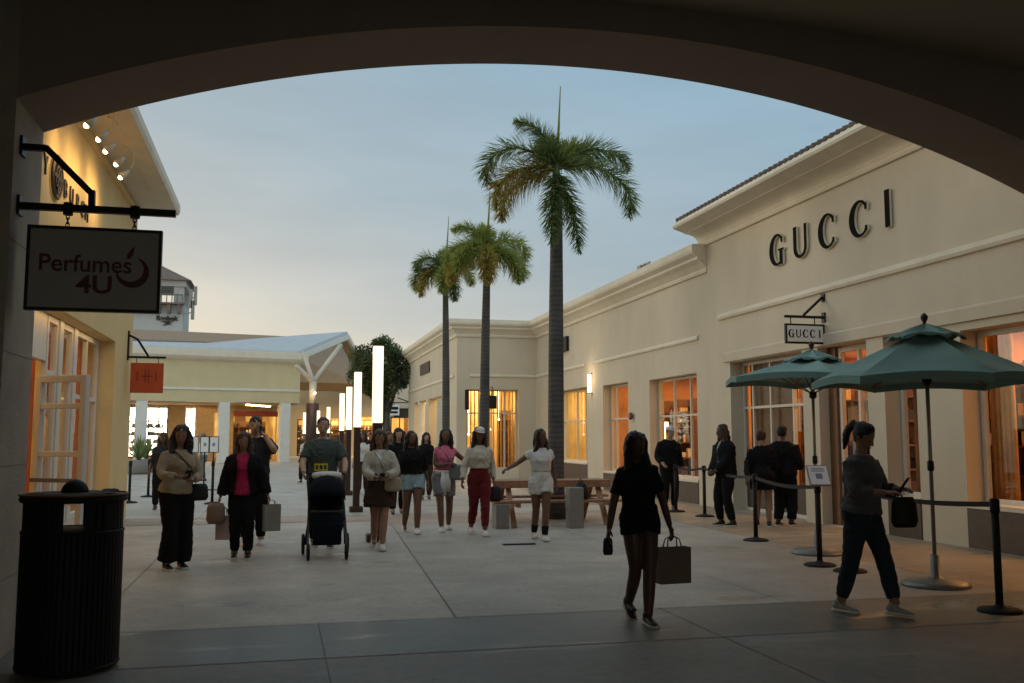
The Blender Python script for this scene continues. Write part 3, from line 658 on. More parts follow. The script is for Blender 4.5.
# ------------------------------------------------------------ perfume sign on the pier
ps = thing('hanging_sign', (-1.86, 7.42, 3.1), 'large dark framed perfume sign hanging on chains from the left pier', 'sign')
yp = 7.40
p0 = PY(27, 225, yp); p1 = PY(163, 228, yp); zt = p0.z; zb = PY(95, 312, yp).z; x0, x1 = p0.x+.01, p1.x
mb = MB(); zb_ = PY(100, 210, yp).z
mb.bar((ax-hx+.01, yp, zb_), (PY(176, 213, yp).x, yp, zb_), .045, .05); zk = PY(40, 148, yp).z
mb.bar((ax-hx+.01, yp, zk), (PY(47, 150, yp).x, yp, zk), .045); mb.bar((PY(46, 150, yp).x, yp, zk+.005), (PY(92, 194, yp).x, yp, PY(92, 194, yp).z), .045); mb.bar((PY(92, 192, yp).x, yp, PY(92, 192, yp).z+.01), (PY(92, 206, yp).x, yp, zb_), .045)
mb.box(ax-hx+.001, ax-hx+.02, yp-.06, yp+.06, zk-.07, zk+.07); mb.box(ax-hx+.001, ax-hx+.02, yp-.06, yp+.06, zb_-.07, zb_+.07)
part(mb, 'bracket', M_dark, ps)
for px_ in (68, 135):
    mb = MB(); X = PY(px_, 215, yp).x; z = zb_-.01
    mb.lathe((X, yp, zb_-.05), [(.035, 0), (.035, .09)], 10)
    k = 0
    while z > zt-.01:
        pts = [(X+(.012*math.cos(t) if k % 2 else 0), yp+(0 if k % 2 else .012*math.cos(t)), z-.02+.024*math.sin(t)) for t in [i*math.pi/4 for i in range(9)]]
        mb.tube(pts, .0045, 5); z -= .032; k += 1
    part(mb, 'chain', M_dark, ps)
mb = MB(); f_ = .022
mb.box(x0, x1, yp-.03, yp+.03, zt-f_, zt); mb.box(x0, x1, yp-.03, yp+.03, zb, zb+f_); mb.box(x0, x0+f_, yp-.03, yp+.03, zb+f_, zt-f_); mb.box(x1-f_, x1, yp-.03, yp+.03, zb+f_, zt-f_)
part(mb, 'frame', M_dark, ps)
mb = MB(); mb.box(x0+f_, x1-f_, yp-.02, yp+.02, zb+f_, zt-f_); part(mb, 'board', M_signwhite, ps)
M_pink_l = mat('plum lettering', (.10, .016, .03), .5)
text_obj('lettering', 'Perfumes', .175, .006, (PY(86, 265, yp).x, yp-.024, PY(86, 265, yp).z), (1, 0, 0), M_pink_l, ps, .002, 0, .97)
text_obj('lettering', '4U', .18, .006, (PY(95, 287, yp).x, yp-.024, PY(95, 286, yp).z), (1, 0, 0), M_pink_l, ps, .004, 0, 1.15)
c_ = PY(133, 273, yp); mb = MB(); rr = .115; P_ = []
P_ = arc(0, 0, rr, rr, -205, 62, 28)+arc(-.015, .022, rr*.80, rr*.80, 62, -205, 28)
mb.prism(P_, lambda u, v, d: (c_.x+u, yp-d, c_.z+v), .0205, .027)
mb.prism([(-.045, .10), (-.02, .10), (.0, .135), (.012, .20), (-.02, .165), (-.04, .135)], lambda u, v, d: (c_.x+u, yp-d, c_.z+v), .0205, .027)
part(mb, 'drop_emblem', M_pink_l, ps)

# ------------------------------------------------------------ far buildings
fb = thing('pavilion_building', (-5, 63, 0), 'low cream pavilion with white columns, lit shop inside and a pale metal gable roof', 'building')
fP0 = Vector((-16, 57.5)); fP1 = PY(299, 430, 62); ang = math.atan2(62-57.5, fP1.x+16)
ux, uy = math.cos(ang), math.sin(ang)
fP = lambda a, d, z: (fP1.x-a*ux-d*uy, 62-a*uy+d*ux, z)     # a leftwards from the right corner, d inwards
W_ = 20
part(wall_grid(0, W_, 3.75, 6.2, [], fP, 0, .5), 'fascia_wall', M_yl2 if 'M_yl2' in globals() else stucco('pale yellow stucco', (.60, .50, .30)), fb)
cornice(fb, fP, -.4, W_, [(0, 6.2), (-.3, 6.35), (-.45, 6.5), (-.5, 6.9), (.6, 7.0), (.6, 6.2)], M_trim)
cornice(fb, fP, 0, W_, [(0, 4.45), (-.08, 4.47), (-.08, 4.58), (0, 4.6)], M_white, 'string_course')
mb = MB(); bx3(mb, fP, 0, .5, .5, 16, 3.75, 6.2); part(mb, 'side_fascia', M_cream, fb)
cols_px = (285, 224, 144)
for px_ in cols_px:
    q = PY(px_, 440, 61); a = (fP1.x-q.x)/ux
    mb = MB(); bx3(mb, fP, a-.32, a+.32, .0, .5, 0, 3.75); part(mb, 'column', M_white, fb, bevel=.03)
mb = MB(); bx3(mb, fP, -.1, .5, 2.5, 3.2, 0, 3.75); part(mb, 'column', M_white, fb)
def pa(px_):      # distance along the porch wall of a photo column
    lo, hi = -5.0, 25.0
    for _ in range(40):
        m_ = (lo+hi)/2; v_ = Vector(fP(m_, 5.6, 2))-Vector((0, 0, HC)); x_ = 512+F*v_.dot(RT)/v_.dot(FW)
        if x_ > px_: lo = m_
        else: hi = m_
    return lo
PH = [(pa(168), pa(128), .3, 3.6), (pa(196), pa(184), .3, 3.6), (pa(219), pa(213), .3, 3.3), (pa(276), pa(233), 0, 3.3)]
M_porch = mat('porch ceiling plaster', (.42, .28, .14), .8)
mb = MB(); bx3(mb, fP, 0, W_, .5, 9, 3.7, 3.74); part(mb, 'porch_ceiling', M_porch, fb)
part(wall_grid(0, W_, 0, 3.7, PH, fP, 5.5, 5.8), 'porch_wall', M_porch, fb)
room(fb, fP, pa(200), pa(120), 5.81, 9, 3.7, M_signlite, M_shopfloor, 900, (1, .9, .72), (), seed=12)
room(fb, fP, pa(283), pa(205), 5.81, 10, 3.7, M_innergold, M_shopfloor, 170, GOLD, ((pa(275), pa(234), 2.5+5.8),), seed=13)
c0, c1 = PH[0][0], PH[0][1]
window(fb, fP, c0+.01, c1-.01, .3, 3.59, 5.6, (c0+(c1-c0)*.25, c0+(c1-c0)*.5, c0+(c1-c0)*.75), (2.6,), .08, M_dark); window(fb, fP, PH[1][0]+.01, PH[1][1]-.01, .3, 3.59, 5.6, (), (2.5,), .08); window(fb, fP, PH[2][0]+.01, PH[2][1]-.01, .3, 3.29, 5.6, (), (2.2,), .08)
mb = MB(); rg = random.Random(5)
for k in range(70):
    a = rg.uniform(c0+.1, c1-.4); z = rg.choice((.7, 1.2, 1.7, 2.2)); bx3(mb, fP, a, a+rg.uniform(.1, .35), 6.3, 6.35, z, z+rg.uniform(.1, .3))
o = part(mb, 'window_display', mat('blue grey goods', (.22, .27, .33), .6), fb); o['kind'] = 'stuff'
for k in range(5): mb = MB(); a = pa(250)+.9-k*.45; bx3(mb, fP, a, a+.3, 1.6+k*.55, 1.8+k*.55, 3.60, 3.69); part(mb, 'downlight', M_lamp, fb)
area('porch_light', fP(3.5, 3, 3.6), (0, 0, 0), 5, 4, 60, GOLD, fb); area('porch_light', fP(13, 3, 3.6), (0, 0, 0), 8, 4, 60, GOLD, fb)
mb = MB(); bx3(mb, fP, pa(276), pa(233), 5.2, 5.45, 3.0, 3.35); part(mb, 'shop_sign_band', mat('dull red band', (.20, .03, .02), .6), fb)
# gable roof: eave over the fascia, ridge further back
eA = PY(299, 351, 61.5); eB = PY(347, 331.5, 69.5); eC = PY(376, 386, 84)
eA2 = Vector((eA.x-22, 57, eA.z)); eB2 = PY(256, 338.5, 64.0); eB3 = PY(206, 343, 61.0); 
mb = MB(); t = Vector((0, 0, .25))
vs = [eA, eB, eB2, eB3, eA2, eC, eC+Vector((-20, -4, 0))]
mb.add(vs+[v-t for v in vs], [(0, 1, 2, 3), (0, 3, 4), (1, 5, 6, 2), (7+3, 7+2, 7+1, 7), (7, 7+3, 7+4), (7+2, 7+6, 7+5, 7+1), (0, 7, 8, 1), (1, 8, 12, 5), (0, 4, 11, 7)])
part(mb, 'metal_roof', [M_metalroof], fb)
mb = MB(); mb.bar(eA-t*1.6, eB-t*1.6, .35, .3); mb.bar(eB-t*1.6, eC-t*1.6, .35, .3); part(mb, 'rake_board', M_white, fb)
mb = MB(); s0 = [eA-t*2.2, eB-t*2.2, eC-t*2.2]; dv = Vector((-14, -3, 0)); mb.add([s0[0], s0[1], s0[2], s0[2]+dv, s0[1]+dv, s0[0]+dv], [(0, 1, 4, 5), (1, 2, 3, 4)]); part(mb, 'soffit', M_soffit, fb)
hp = [PY(120, 345, 60), PY(296, 350, 63), PY(250, 341, 70), PY(214, 334.5, 70), PY(150, 333, 68), PY(110, 333, 66)]
mb = MB(); mb.add([hp[0], hp[1], hp[2], hp[3], hp[4], hp[5]], [(0, 1, 2, 3, 4, 5)]); mb.add([v-Vector((0, 0, .3)) for v in hp], [(5, 4, 3, 2, 1, 0)]); part(mb, 'tile_roof', M_roof, fb)
# branching timber column carrying the gable
cb = G(312, 466); cb = Vector((PY(312, 430, 58).x, 58, 0))
vc = thing('branching_column', cb, 'brown based post branching into pale struts under the gable roof', 'column')
mb = MB(); mb.tube([cb, cb+Vector((0, 0, 3.6))], .38, 12); part(mb, 'base_cladding', M_post, vc, True)
mb = MB(); top = cb+Vector((0, 0, 4.9)); mb.tube([cb+Vector((0, 0, 3.6)), top], .22, 10)
for q in (PY(296, 366, 57), PY(341, 345, 62), PY(303, 352, 60)): mb.bar(top, q, .2, .2)
part(mb, 'strut', M_cream, vc, True)
point('post_light', cb+Vector((-.2, -.8, 4.0)), 14, (1, .7, .35), .15, vc)
mb = MB(); mb.ball(cb+Vector((.1, -.5, 4.2)), .07); part(mb, 'bulb', M_bulb, vc)

# building closing the street
bk = thing('shop_building', (4, 84, 0), 'distant shop row with warm lit fronts closing the end of the walkway', 'building')
fB = lambda a, d, z: (a, 84+d, z)
bxs = PY(290, 430, 84).x; bxe = 12
part(wall_grid(bxs, bxe, 0, 6.95, [(bxs+.6, bxs+2.6, 0, 3.2), (bxs+3.4, bxs+4.8, 0, 3.2), (bxs+5.4, bxs+7.2, 0, 3.4), (bxs+8.2, bxs+10.6, 0, 3.2), (bxs+11.3, bxs+13.0, 0, 3.2)], fB, 0, .3), 'wall', stucco('lit tan stucco', (.55, .42, .26)), bk)
cornice(bk, fB, bxs, bxe, [(0, 6.2), (-.2, 6.3), (-.3, 6.9), (.3, 7.0), (.3, 6.2)], M_trim)
for a, b in ((.6, 2.6), (3.4, 4.8), (5.4, 7.2), (8.2, 10.6), (11.3, 13.0)): window(bk, fB, bxs+a+.01, bxs+b-.01, .02, 3.15, .15, (bxs+(a+b)/2,), (2.4,), .08, M_dark)
room(bk, fB, bxs, bxe, .35, 5, 3.6, M_innergold, M_shopfloor, 900, GOLD, ((bxs+.5, bxs+13, 3.0),), seed=20)
area('canopy_light', (bxs+5, 80, 4.6), (0, 0, 0), 12, 4, 260, GOLD, bk)
# side shops on the right, between the tree and the wing
sd = thing('shop_building', (8, 62, 0), 'pale far shop with black awning sign beyond the wing building', 'building')
fD = lambda a, d, z: (a, 60+d, z)
xa = PY(384, 430, 60).x; xb = 12.5
part(wall_grid(xa, xb, 0, 5.4, [(xa+.4, xa+1.7, 0, 2.9)], fD, 0, .3), 'wall', M_cream, sd)
cornice(sd, fD, xa, xb, [(0, 5.0), (-.2, 5.1), (-.3, 5.7), (.3, 5.8), (.3, 5.0)], M_trim)
window(sd, fD, xa+.41, xa+1.69, .02, 2.89, .15, (xa+1,), (), .08, M_dark)
room(sd, fD, xa, xb, .35, 4, 3.3, M_innergold, M_shopfloor, 200, GOLD, (), seed=21)
q = PY(406, 414, 59.5); mb = MB(); mb.box(q.x-.75, q.x+.65, 59.4, 59.9, q.z-.25, q.z+.35); part(mb, 'awning_sign', M_dark, sd)
q = PY(394, 410, 58); bsn = thing('hanging_sign', q, 'tiny white hanging sign with dark letters near the far shops', 'sign')
mb = MB(); mb.box(q.x-.32, q.x+.32, 57.97, 58.03, q.z-.32, q.z+.3); part(mb, 'board', M_signlite, bsn)
mb = MB(); mb.box(q.x-.25, q.x+.25, 57.95, 57.968, q.z+.02, q.z+.2); mb.box(q.x-.2, q.x+.22, 57.95, 57.968, q.z-.2, q.z-.07); part(mb, 'lettering', M_dark, bsn)
mb = MB(); mb.bar((q.x-.5, 58, q.z+.45), (q.x+1.4, 58, q.z+.45), .06); mb.bar((q.x+.2, 58, q.z+.75), (q.x+1.0, 58, q.z+.47), .06); mb.bar((q.x, 58, q.z+.3), (q.x, 58, q.z+.45), .04); mb.bar((q.x+1.35, 58, q.z+.45), (q.x+1.35, 60, q.z+.45), .06); part(mb, 'bracket', M_dark, bsn)
q = PY(412, 414, 58); tag(MB().ball((0, 0, 0), .14).build('globe_lamp', M_bulb, None, True, loc=q), 'tiny glowing globe lamp by the black awning sign', 'lamp')

# clock-style lookout tower
tw = thing('tower', (-10, 95, 0), 'pale square lookout tower with open belfry and hip roof behind the pavilion', 'tower')
tr = PY(188, 330, 95); tx1 = tr.x-.5; tx0 = tx1-6.2; M_tw = mat('grey white stucco', (.40, .41, .40), .8, 0, .05, 2)
zB = PY(165, 303, 95).z; zT = PY(188, 287, 95).z
mb = MB(); mb.box(tx0, tx1, 95, 101, 0, zB); part(mb, 'shaft', M_tw, tw)
for x, y in ((tx0, 95), (tx1-.9, 95), (tx0, 100.1), (tx1-.9, 100.1)): mb = MB(); mb.box(x, x+.9, y, y+.9, zB, zT); part(mb, 'belfry_post', M_tw, tw)
mb = MB(); mb.box(tx0+1.2, tx0+3.4, 97, 100, zB, zT); part(mb, 'belfry_core', M_tw, tw)
mb = MB(); mb.box(tx0-.2, tx1+.2, 94.8, 101.2, zT, zT+.6); part(mb, 'belfry_beam', M_tw, tw)
ap = Vector(((tx0+tx1)/2, 98, zT+2.8)); ev = [(tx0-.7, 94.3, zT+.55), (tx1+.7, 94.3, zT+.55), (tx1+.7, 101.7, zT+.55), (tx0-.7, 101.7, zT+.55)]
mb = MB(); mb.add(ev+[ap], [(0, 1, 4), (1, 2, 4), (2, 3, 4), (3, 0, 4), (3, 2, 1, 0)]); part(mb, 'roof', M_roof, tw)
mb = MB()
for k in range(7): mb.box(tx0+.3+k*.9, tx0+.6+k*.9, 94.4, 94.99, zB-1.0, zB-.15)
mb.box(tx0-.1, tx1+.1, 94.3, 95, zB-.15, zB); 
for k in range(14): mb.box(tx0+k*.47, tx0+k*.47+.08, 94.35, 94.45, zB, zB+.7)
mb.box(tx0, tx1, 94.33, 94.47, zB+.7, zB+.8); part(mb, 'balcony', M_roof, tw)
text_obj('wall_lettering', 'Reebok', .62, .1, (PY(167, 318, 95).x, 94.9, PY(168, 318.5, 95).z), (1, 0, 0), M_dark, tw, .02)
mb = MB(); q = PY(167, 323.5, 95); mb.prism([(-.6, .2), (.6, .22), (.15, .06), (.45, -.04), (-.4, -.2), (-.06, .03)], lambda u, v, d: (q.x+u, 94.95-d, q.z+v), 0, .08); part(mb, 'emblem', M_dark, tw)
mb = MB()
for k, (dx, dz) in enumerate(((.5, .2), (.9, .5), (.7, -.9))): mb.box(tx1+dx, tx1+dx+.3, 95, 95.4, zT-2.2+dz, zT-.4+dz)
mb.bar((tx1, 95.2, zT-1), (tx1+1, 95.2, zT-1), .1); mb.bar((tx1, 95.2, zT-2.6), (tx1+.9, 95.2, zT-2.4), .1); part(mb, 'antenna', M_silver, tw)

# ------------------------------------------------------------ vegetation
def leaf_mat(name, c1, c2):
    m = mat(name, c1, .6, 0, 0, 3, col2=c2, spec=.3); n = m.node_tree.nodes; l = m.node_tree.links; b = n['Principled BSDF']
    src = b.inputs['Base Color'].links[0].from_socket; t = n.new('ShaderNodeBsdfTranslucent'); g = n.new('ShaderNodeVectorMath'); g.operation = 'SCALE'; g.inputs['Scale'].default_value = 1.5
    l.new(src, g.inputs[0]); l.new(g.outputs[0], t.inputs[0]); x = n.new('ShaderNodeMixShader'); x.inputs[0].default_value = .45
    l.new(b.outputs[0], x.inputs[1]); l.new(t.outputs[0], x.inputs[2]); l.new(x.outputs[0], n['Material Output'].inputs[0])
    return m
M_frond = [leaf_mat('dark frond', (.105, .15, .055), (.18, .23, .085)), leaf_mat('fresh frond', (.19, .23, .06), (.29, .32, .085)), leaf_mat('yellowing frond', (.25, .21, .05), (.36, .29, .07))]
M_bark = mat('palm bark', (.085, .078, .07), .9, 0, .35, 2.2, .5, 30)
def bark_rings(m):
    n = m.node_tree.nodes; l = m.node_tree.links; b = n['Principled BSDF']; t = n.new('ShaderNodeTexCoord'); wv = n.new('ShaderNodeTexWave')
    wv.bands_direction = 'Z'; wv.inputs['Scale'].default_value = 3.2; wv.inputs['Distortion'].default_value = 3.5; wv.inputs['Detail'].default_value = 3; l.new(t.outputs['Object'], wv.inputs[0])
    src = b.inputs['Base Color'].links[0].from_socket; mr = n.new('ShaderNodeMapRange'); mr.inputs[3].default_value = .74; mr.inputs[4].default_value = 1.10; l.new(wv.outputs[1], mr.inputs[0])
    v = n.new('ShaderNodeVectorMath'); v.operation = 'SCALE'; l.new(src, v.inputs[0]); l.new(mr.outputs[0], v.inputs['Scale']); l.new(v.outputs[0], b.inputs['Base Color'])
bark_rings(M_bark)
def frond(az, el, Ln, sag, seed, dens=90, leaf=.42):
    """plumose frond: curved rachis with leaflets all round"""
    rg = random.Random(seed); mb = MB(); pts = []; p = Vector((0, 0, 0)); e = el; nseg = 16
    for i in range(nseg+1):
        pts.append(p.copy()); d = Vector((math.cos(az)*math.cos(e), math.sin(az)*math.cos(e), math.sin(e))); p = p+d*Ln/nseg; e -= sag/nseg*(.35+1.3*i/nseg)
    mb.tube(pts, [.022*(1-.8*i/nseg)+.004 for i in range(nseg+1)], 5)
    for k in range(dens*5):
        t = .06+.94*(k+rg.random())/(dens*5); f = t*nseg; i = min(int(f), nseg-1); q = pts[i].lerp(pts[i+1], f-i); ax_ = (pts[i+1]-pts[i]).normalized()
        o = ax_.orthogonal().normalized(); o2 = ax_.cross(o); a = rg.uniform(0, 6.283); rad = o*math.cos(a)+o2*math.sin(a)
        ln = leaf*(math.sin(math.pi*min(1, .25+t*.72))**.6)*rg.uniform(.85, 1.25)
        d = (rad*1.0+ax_*rg.uniform(.35, .75)).normalized(); side = d.cross(ax_).normalized()*rg.uniform(.009, .015); drop = Vector((0, 0, -ln*rg.uniform(.1, .35)))
        m_ = q+d*ln*.55+drop*.3
        mb.add([q-side*.6, q+side*.6, m_+side, m_-side], [(0, 1, 2, 3)]); mb.add([m_-side, m_+side, q+d*ln+drop], [(0, 1, 2)])
    return mb
def palm(base, hz, r0, fr, label, lean=0):
    t = empty('palm_tree', base, label, 'palm tree', 'palms in a row along the walkway')
    n_ = 30; pts = [(lean*(i/n_)**2, 0, (hz-.9)*i/n_) for i in range(n_+1)]
    rad = [r0*(1.25-.25*min(1, i/4)) if i < 4 else r0*(1.0+.10*math.sin(i/n_*3.0)-.28*(i/n_)) for i in range(n_+1)]
    MB().tube(pts, rad, 18, True, ref=(1, 0, 0)).build('trunk', M_bark, t, True)
    MB().tube([(lean, 0, hz-.9), (lean, 0, hz-.6), (lean, 0, hz-.1), (lean, 0, hz+.15)], [r0*.74, r0*.80, r0*.45, .04], 14).build('crownshaft', M_frond[0], t, True)
    for k, (az, el, Ln, sag, mi, leaf) in enumerate(fr):
        o = frond(R(az), R(el), Ln*.92, R(sag), hash((label[:9], k)) % 9999 if False else k*31+int(hz*100), 100, leaf).build('frond', M_frond[mi], t, fix=False); o.location = (lean, 0, hz-.08)
    o = MB().tube([(lean, 0, hz), (lean+.05, 0, hz+.8), (lean+.09, 0, hz+1.65)], [.035, .024, .008], 6).build('spear_leaf', M_frond[1], t, True)
    return t
b1 = Vector((5.2, 17.8, 0)); b2 = Vector((5.15, PX(484, 440, 5.15).y, 0)); b3 = Vector((5.15, PX(446, 440, 5.15).y, 0))
h1 = PY(554, 168, b1.y).z; h2 = PY(488, 248, b2.y).z; h3 = PY(443, 272, b3.y).z
palm(b1, h1+.05, .155, [(185, 80, 1.5, 100, 0, .44), (178, 42, 2.25, 175, 0, .46), (188, 5, 2.0, 120, 2, .46), (160, -10, 1.8, 95, 2, .44), (4, 46, 2.05, 125, 0, .46), (-6, 15, 2.35, 140, 0, .48), (95, 70, 1.4, 110, 0, .44), (246, -55, 2.0, 35, 0, .34), (290, -58, 2.1, 30, 0, .34), (30, 65, 1.4, 140, 1, .42)],
     'tallest and nearest palm tree, rising behind the picnic table', .04)
palm(b2, h2+.05, .13, [(170, 66, 1.3, 110, 1, .42), (182, 20, 1.6, 140, 1, .42), (195, -15, 1.7, 85, 2, .42), (215, 0, 1.7, 105, 1, .42), (5, 42, 1.65, 165, 1, .44), (-8, 0, 1.6, 120, 1, .44), (-50, -15, 1.7, 85, 1, .42), (90, 70, 1.1, 90, 1, .42), (260, -25, 1.6, 70, 2, .42)],
     'middle palm tree with yellowing fronds between the two other palms', .06)
palm(b3, h3+.2, .125, [(182, 50, 1.5, 180, 0, .42), (175, 10, 1.6, 140, 0, .44), (200, -15, 1.6, 95, 2, .42), (2, 52, 1.3, 150, 0, .42), (-10, 10, 1.3, 130, 1, .40), (90, 70, 1.0, 100, 0, .40), (255, -20, 1.5, 80, 1, .40), (285, -40, 1.5, 55, 0, .38)],
     'farthest and leftmost palm tree in front of the wing corner', -.05)
def tree(base, cx_, cz_, rx, rz, hz, label, cat, n_=2600, group=None):
    t = empty('tree', base, label, cat, group); rg = random.Random(3)
    mb = MB(); mb.tube([(0, 0, 0), (.1, 0, hz*.5), (0, 0, cz_)], [.28, .2, .12], 10)
    for k in range(9):
        a = rg.uniform(0, 6.28); mb.tube([(0, 0, hz*.5+k*.15), (math.cos(a)*rx*.5, math.sin(a)*rx*.5, cz_), (math.cos(a)*rx*.8, math.sin(a)*rx*.8, cz_+rg.uniform(-.5, 1)*rz*.6)], [.08, .05, .02], 6)
    mb.build('trunk', M_bark, t, True)
    mb = MB(); cl_ = []
    for k in range(46):
        u = Vector((rg.gauss(0, 1), rg.gauss(0, 1), rg.gauss(0, 1))).normalized()*rg.uniform(.45, .95); cl_.append((Vector((u.x*rx, u.y*rx, cz_+u.z*rz)), rg.uniform(.35, .7)))
    for k in range(n_):
        c, r_ = rg.choice(cl_); u = Vector((rg.gauss(0, 1), rg.gauss(0, 1), rg.gauss(0, .8))).normalized()*r_*rg.uniform(.5, 1); p = c+u
        a = Vector((rg.gauss(0, 1), rg.gauss(0, 1), rg.gauss(0, 1))).normalized(); b = a.orthogonal().normalized(); s_ = rg.uniform(.035, .085)
        mb.add([p-a*s_*1.6, p+b*s_*.6, p+a*s_*1.6, p-b*s_*.6], [(0, 1, 2, 3)])
    mb.build('crown', leaf_mat('tree leaves', (.05, .075, .03), (.11, .13, .05)), t, fix=False)
    return t
tb = PY(385, 430, 50); tb.z = 0; zc = PY(385, 370, 50).z
tree(tb, 0, zc, 1.7, 1.65, 3.4, 'round dark leafy tree beside the gable roof at the end of the walkway', 'tree', 15000)

# planters with spiky agave at far left
for k, px_ in enumerate((139, 146)):
    q = PY(px_, 460, 44+k*2.2); q.z = 0
    t = empty('agave_planter', q, ('spiky agave plant in a pale planter, left of the pair by the pavilion', 'spiky agave plant in a pale planter, right of the pair by the pavilion')[k], 'planter', 'agave planters by the pavilion')
    MB().lathe((0, 0, 0), [(.42, 0), (.5, .1), (.5, .55), (.44, .6)], 20).build('pot', M_conc, t, True)
    mb = MB(); rg = random.Random(k)
    for j in range(34):
        a = rg.uniform(0, 6.28); e = rg.uniform(.5, 1.45); ln = rg.uniform(.7, 1.2); d = Vector((math.cos(a)*math.cos(e), math.sin(a)*math.cos(e), math.sin(e))); s_ = d.cross(Vector((0, 0, 1))).normalized()*.05
        o_ = Vector((0, 0, .6)); m_ = o_+d*ln*.6; mb.add([o_-s_, o_+s_, m_+s_, m_-s_], [(0, 1, 2, 3)]); mb.add([m_-s_, m_+s_, o_+d*ln], [(0, 1, 2)])
    mb.build('foliage', M_frond[0], t, fix=False)

# ------------------------------------------------------------ light columns
LC = None
for k, (px_, top, bt, Y, by) in enumerate([(377, 347, 424, 14.6, 546), (357, 371.6, 425, 20.5, 513), (348.5, 386.5, 428, 26.5, 0), (341.5, 392, 427, 30.5, 0), (328, 404, 430, 44, 0), (318, 408, 431, 50, 0), (304, 408, 431, 54, 0)]):
    q = PY(px_, 440, Y); q.z = 0
    lab = ('tallest glowing square light column on a dark post, nearest the camera', 'second nearest glowing light column on a dark post', 'third glowing light column in the left row', 'fourth and leftmost of the close row of glowing light columns',
           'small distant glowing column right of the man with the stroller', 'small distant glowing column beside the branching post', 'farthest left tiny glowing column under the pavilion edge')[k]
    if LC is None:
        LC = empty('light_column', q, lab, 'lamp column', 'glowing light columns along the walkway'); l0 = LC
        MB().box(-.075, .075, -.075, .075, 1.78, 2.95).build('diffuser', M_column_light, LC, bevel=.01)
        MB().box(-.07, .07, -.07, .07, .06, 1.779).build('post', M_post, LC, bevel=.01)
        MB().box(-.14, .14, -.14, .14, 0, .12).build('base', M_post, LC, bevel=.02)
        MB().box(-.07, .07, -.07, .07, 2.951, 2.97).build('cap', M_post, LC)
    else:
        LC = copy_tree(l0); LC.location = q; LC['label'] = lab

# ------------------------------------------------------------ umbrellas
def umbrella(base, hz, rim, rad, rot, label):
    t = empty('patio_umbrella', base, label, 'umbrella', 'green patio umbrellas by the shopfront')
    MB().lathe((0, 0, 0), [(.34, 0), (.345, .03), (.30, .06), (.10, .085), (.05, .10), (.045, .32), (.03, .33)], 28).build('base', M_silver, t, True)
    MB().tube([(0, 0, .08), (0, 0, hz-.02)], .021, 12).build('pole', M_silver, t, True)
    MB().lathe((0, 0, hz-.04), [(.015, 0), (.02, .05), (.035, .08), (.04, .11), (.02, .14), (.0, .15)], 12).build('finial', M_post, t, True)
    def canopy(r_in, r_out, z_in, z_out, sub, val, scal=0.0):
        mb = MB(); n6 = 6; vs = []
        def P(k, s_, u):      # k rib, s_ 0..1 between ribs, u radial 0..1
            a0_ = rot+k*math.pi/3; a1_ = a0_+math.pi/3; r_ = r_in+(r_out-r_in)*u
            p = Vector((math.cos(a0_), math.sin(a0_), 0)).lerp(Vector((math.cos(a1_), math.sin(a1_), 0)), s_)*r_
            z = z_in+(z_out-z_in)*(u**.92)-.055*math.sin(math.pi*s_)*math.sin(math.pi*min(u*.8+.1, 1)) 
            z += .055*math.sin(math.pi*s_)*(u**4)+.015*math.sin(math.pi*u)
            return Vector((p.x, p.y, z))
        S, U = 10, 12
        for k in range(n6):
            g = [[P(k, i/S, j/U) for i in range(S+1)] for j in range(U+1)]
            base_ = [v for row in g for v in row]
            mb.add(base_, [(j*(S+1)+i, j*(S+1)+i+1, (j+1)*(S+1)+i+1, (j+1)*(S+1)+i) for j in range(U) for i in range(S)])
            r0_ = g[U]; lo = [Vector((v.x, v.y, v.z-val*(1+scal*math.sin(i/S*math.pi*4)))) for i, v in enumerate(r0_)]
            mb.add(r0_+lo, [(i, i+1, S+2+i, S+1+i) for i in range(S)])
        return mb
    o = canopy(.14, rad, hz-.13, rim, 0, .075).build('canopy', M_green, t, fix=False)
    s_ = o.modifiers.new('s', 'SOLIDIFY'); s_.thickness = .006
    o2 = canopy(.0, .40, hz, hz-.17, 0, .025, .5).build('vent_cap', M_green, t, fix=False)
    s_ = o2.modifiers.new('s', 'SOLIDIFY'); s_.thickness = .006
    for k in range(6):
        a = rot+k*math.pi/3; e = Vector((math.cos(a)*rad*.98, math.sin(a)*rad*.98, rim-.02)); MB().bar((0, 0, hz-.15), e, .02, .012).build('rib', M_wood, t)
        MB().bar((0, 0, hz-.62), Vector((0, 0, hz-.15)).lerp(e, .5), .015, .012).build('strut', M_wood, t)
    MB().lathe((0, 0, hz-.68), [(.03, 0), (.05, .02), (.05, .08), (.03, .1)], 12).build('runner', M_dark, t, True)
    MB().lathe((0, 0, 1.2), [(.022, 0), (.035, .01), (.035, .10), (.022, .11)], 12).build('crank_knob', M_dark, t, True)
    return t
u1 = G(936, 586); u2 = G(818, 554)
umbrella(u1, PY(926, 323, u1.y).z, PY(897, 373, u1.y-1.0).z, 1.19, R(-98), 'green canvas patio umbrella at the right, nearest the camera beside the rope post')
umbrella(u2, PY(808, 349, u2.y).z, PY(735, 378, u2.y).z, 1.26, R(-110), 'green canvas patio umbrella further left, half hidden by the nearer umbrella')

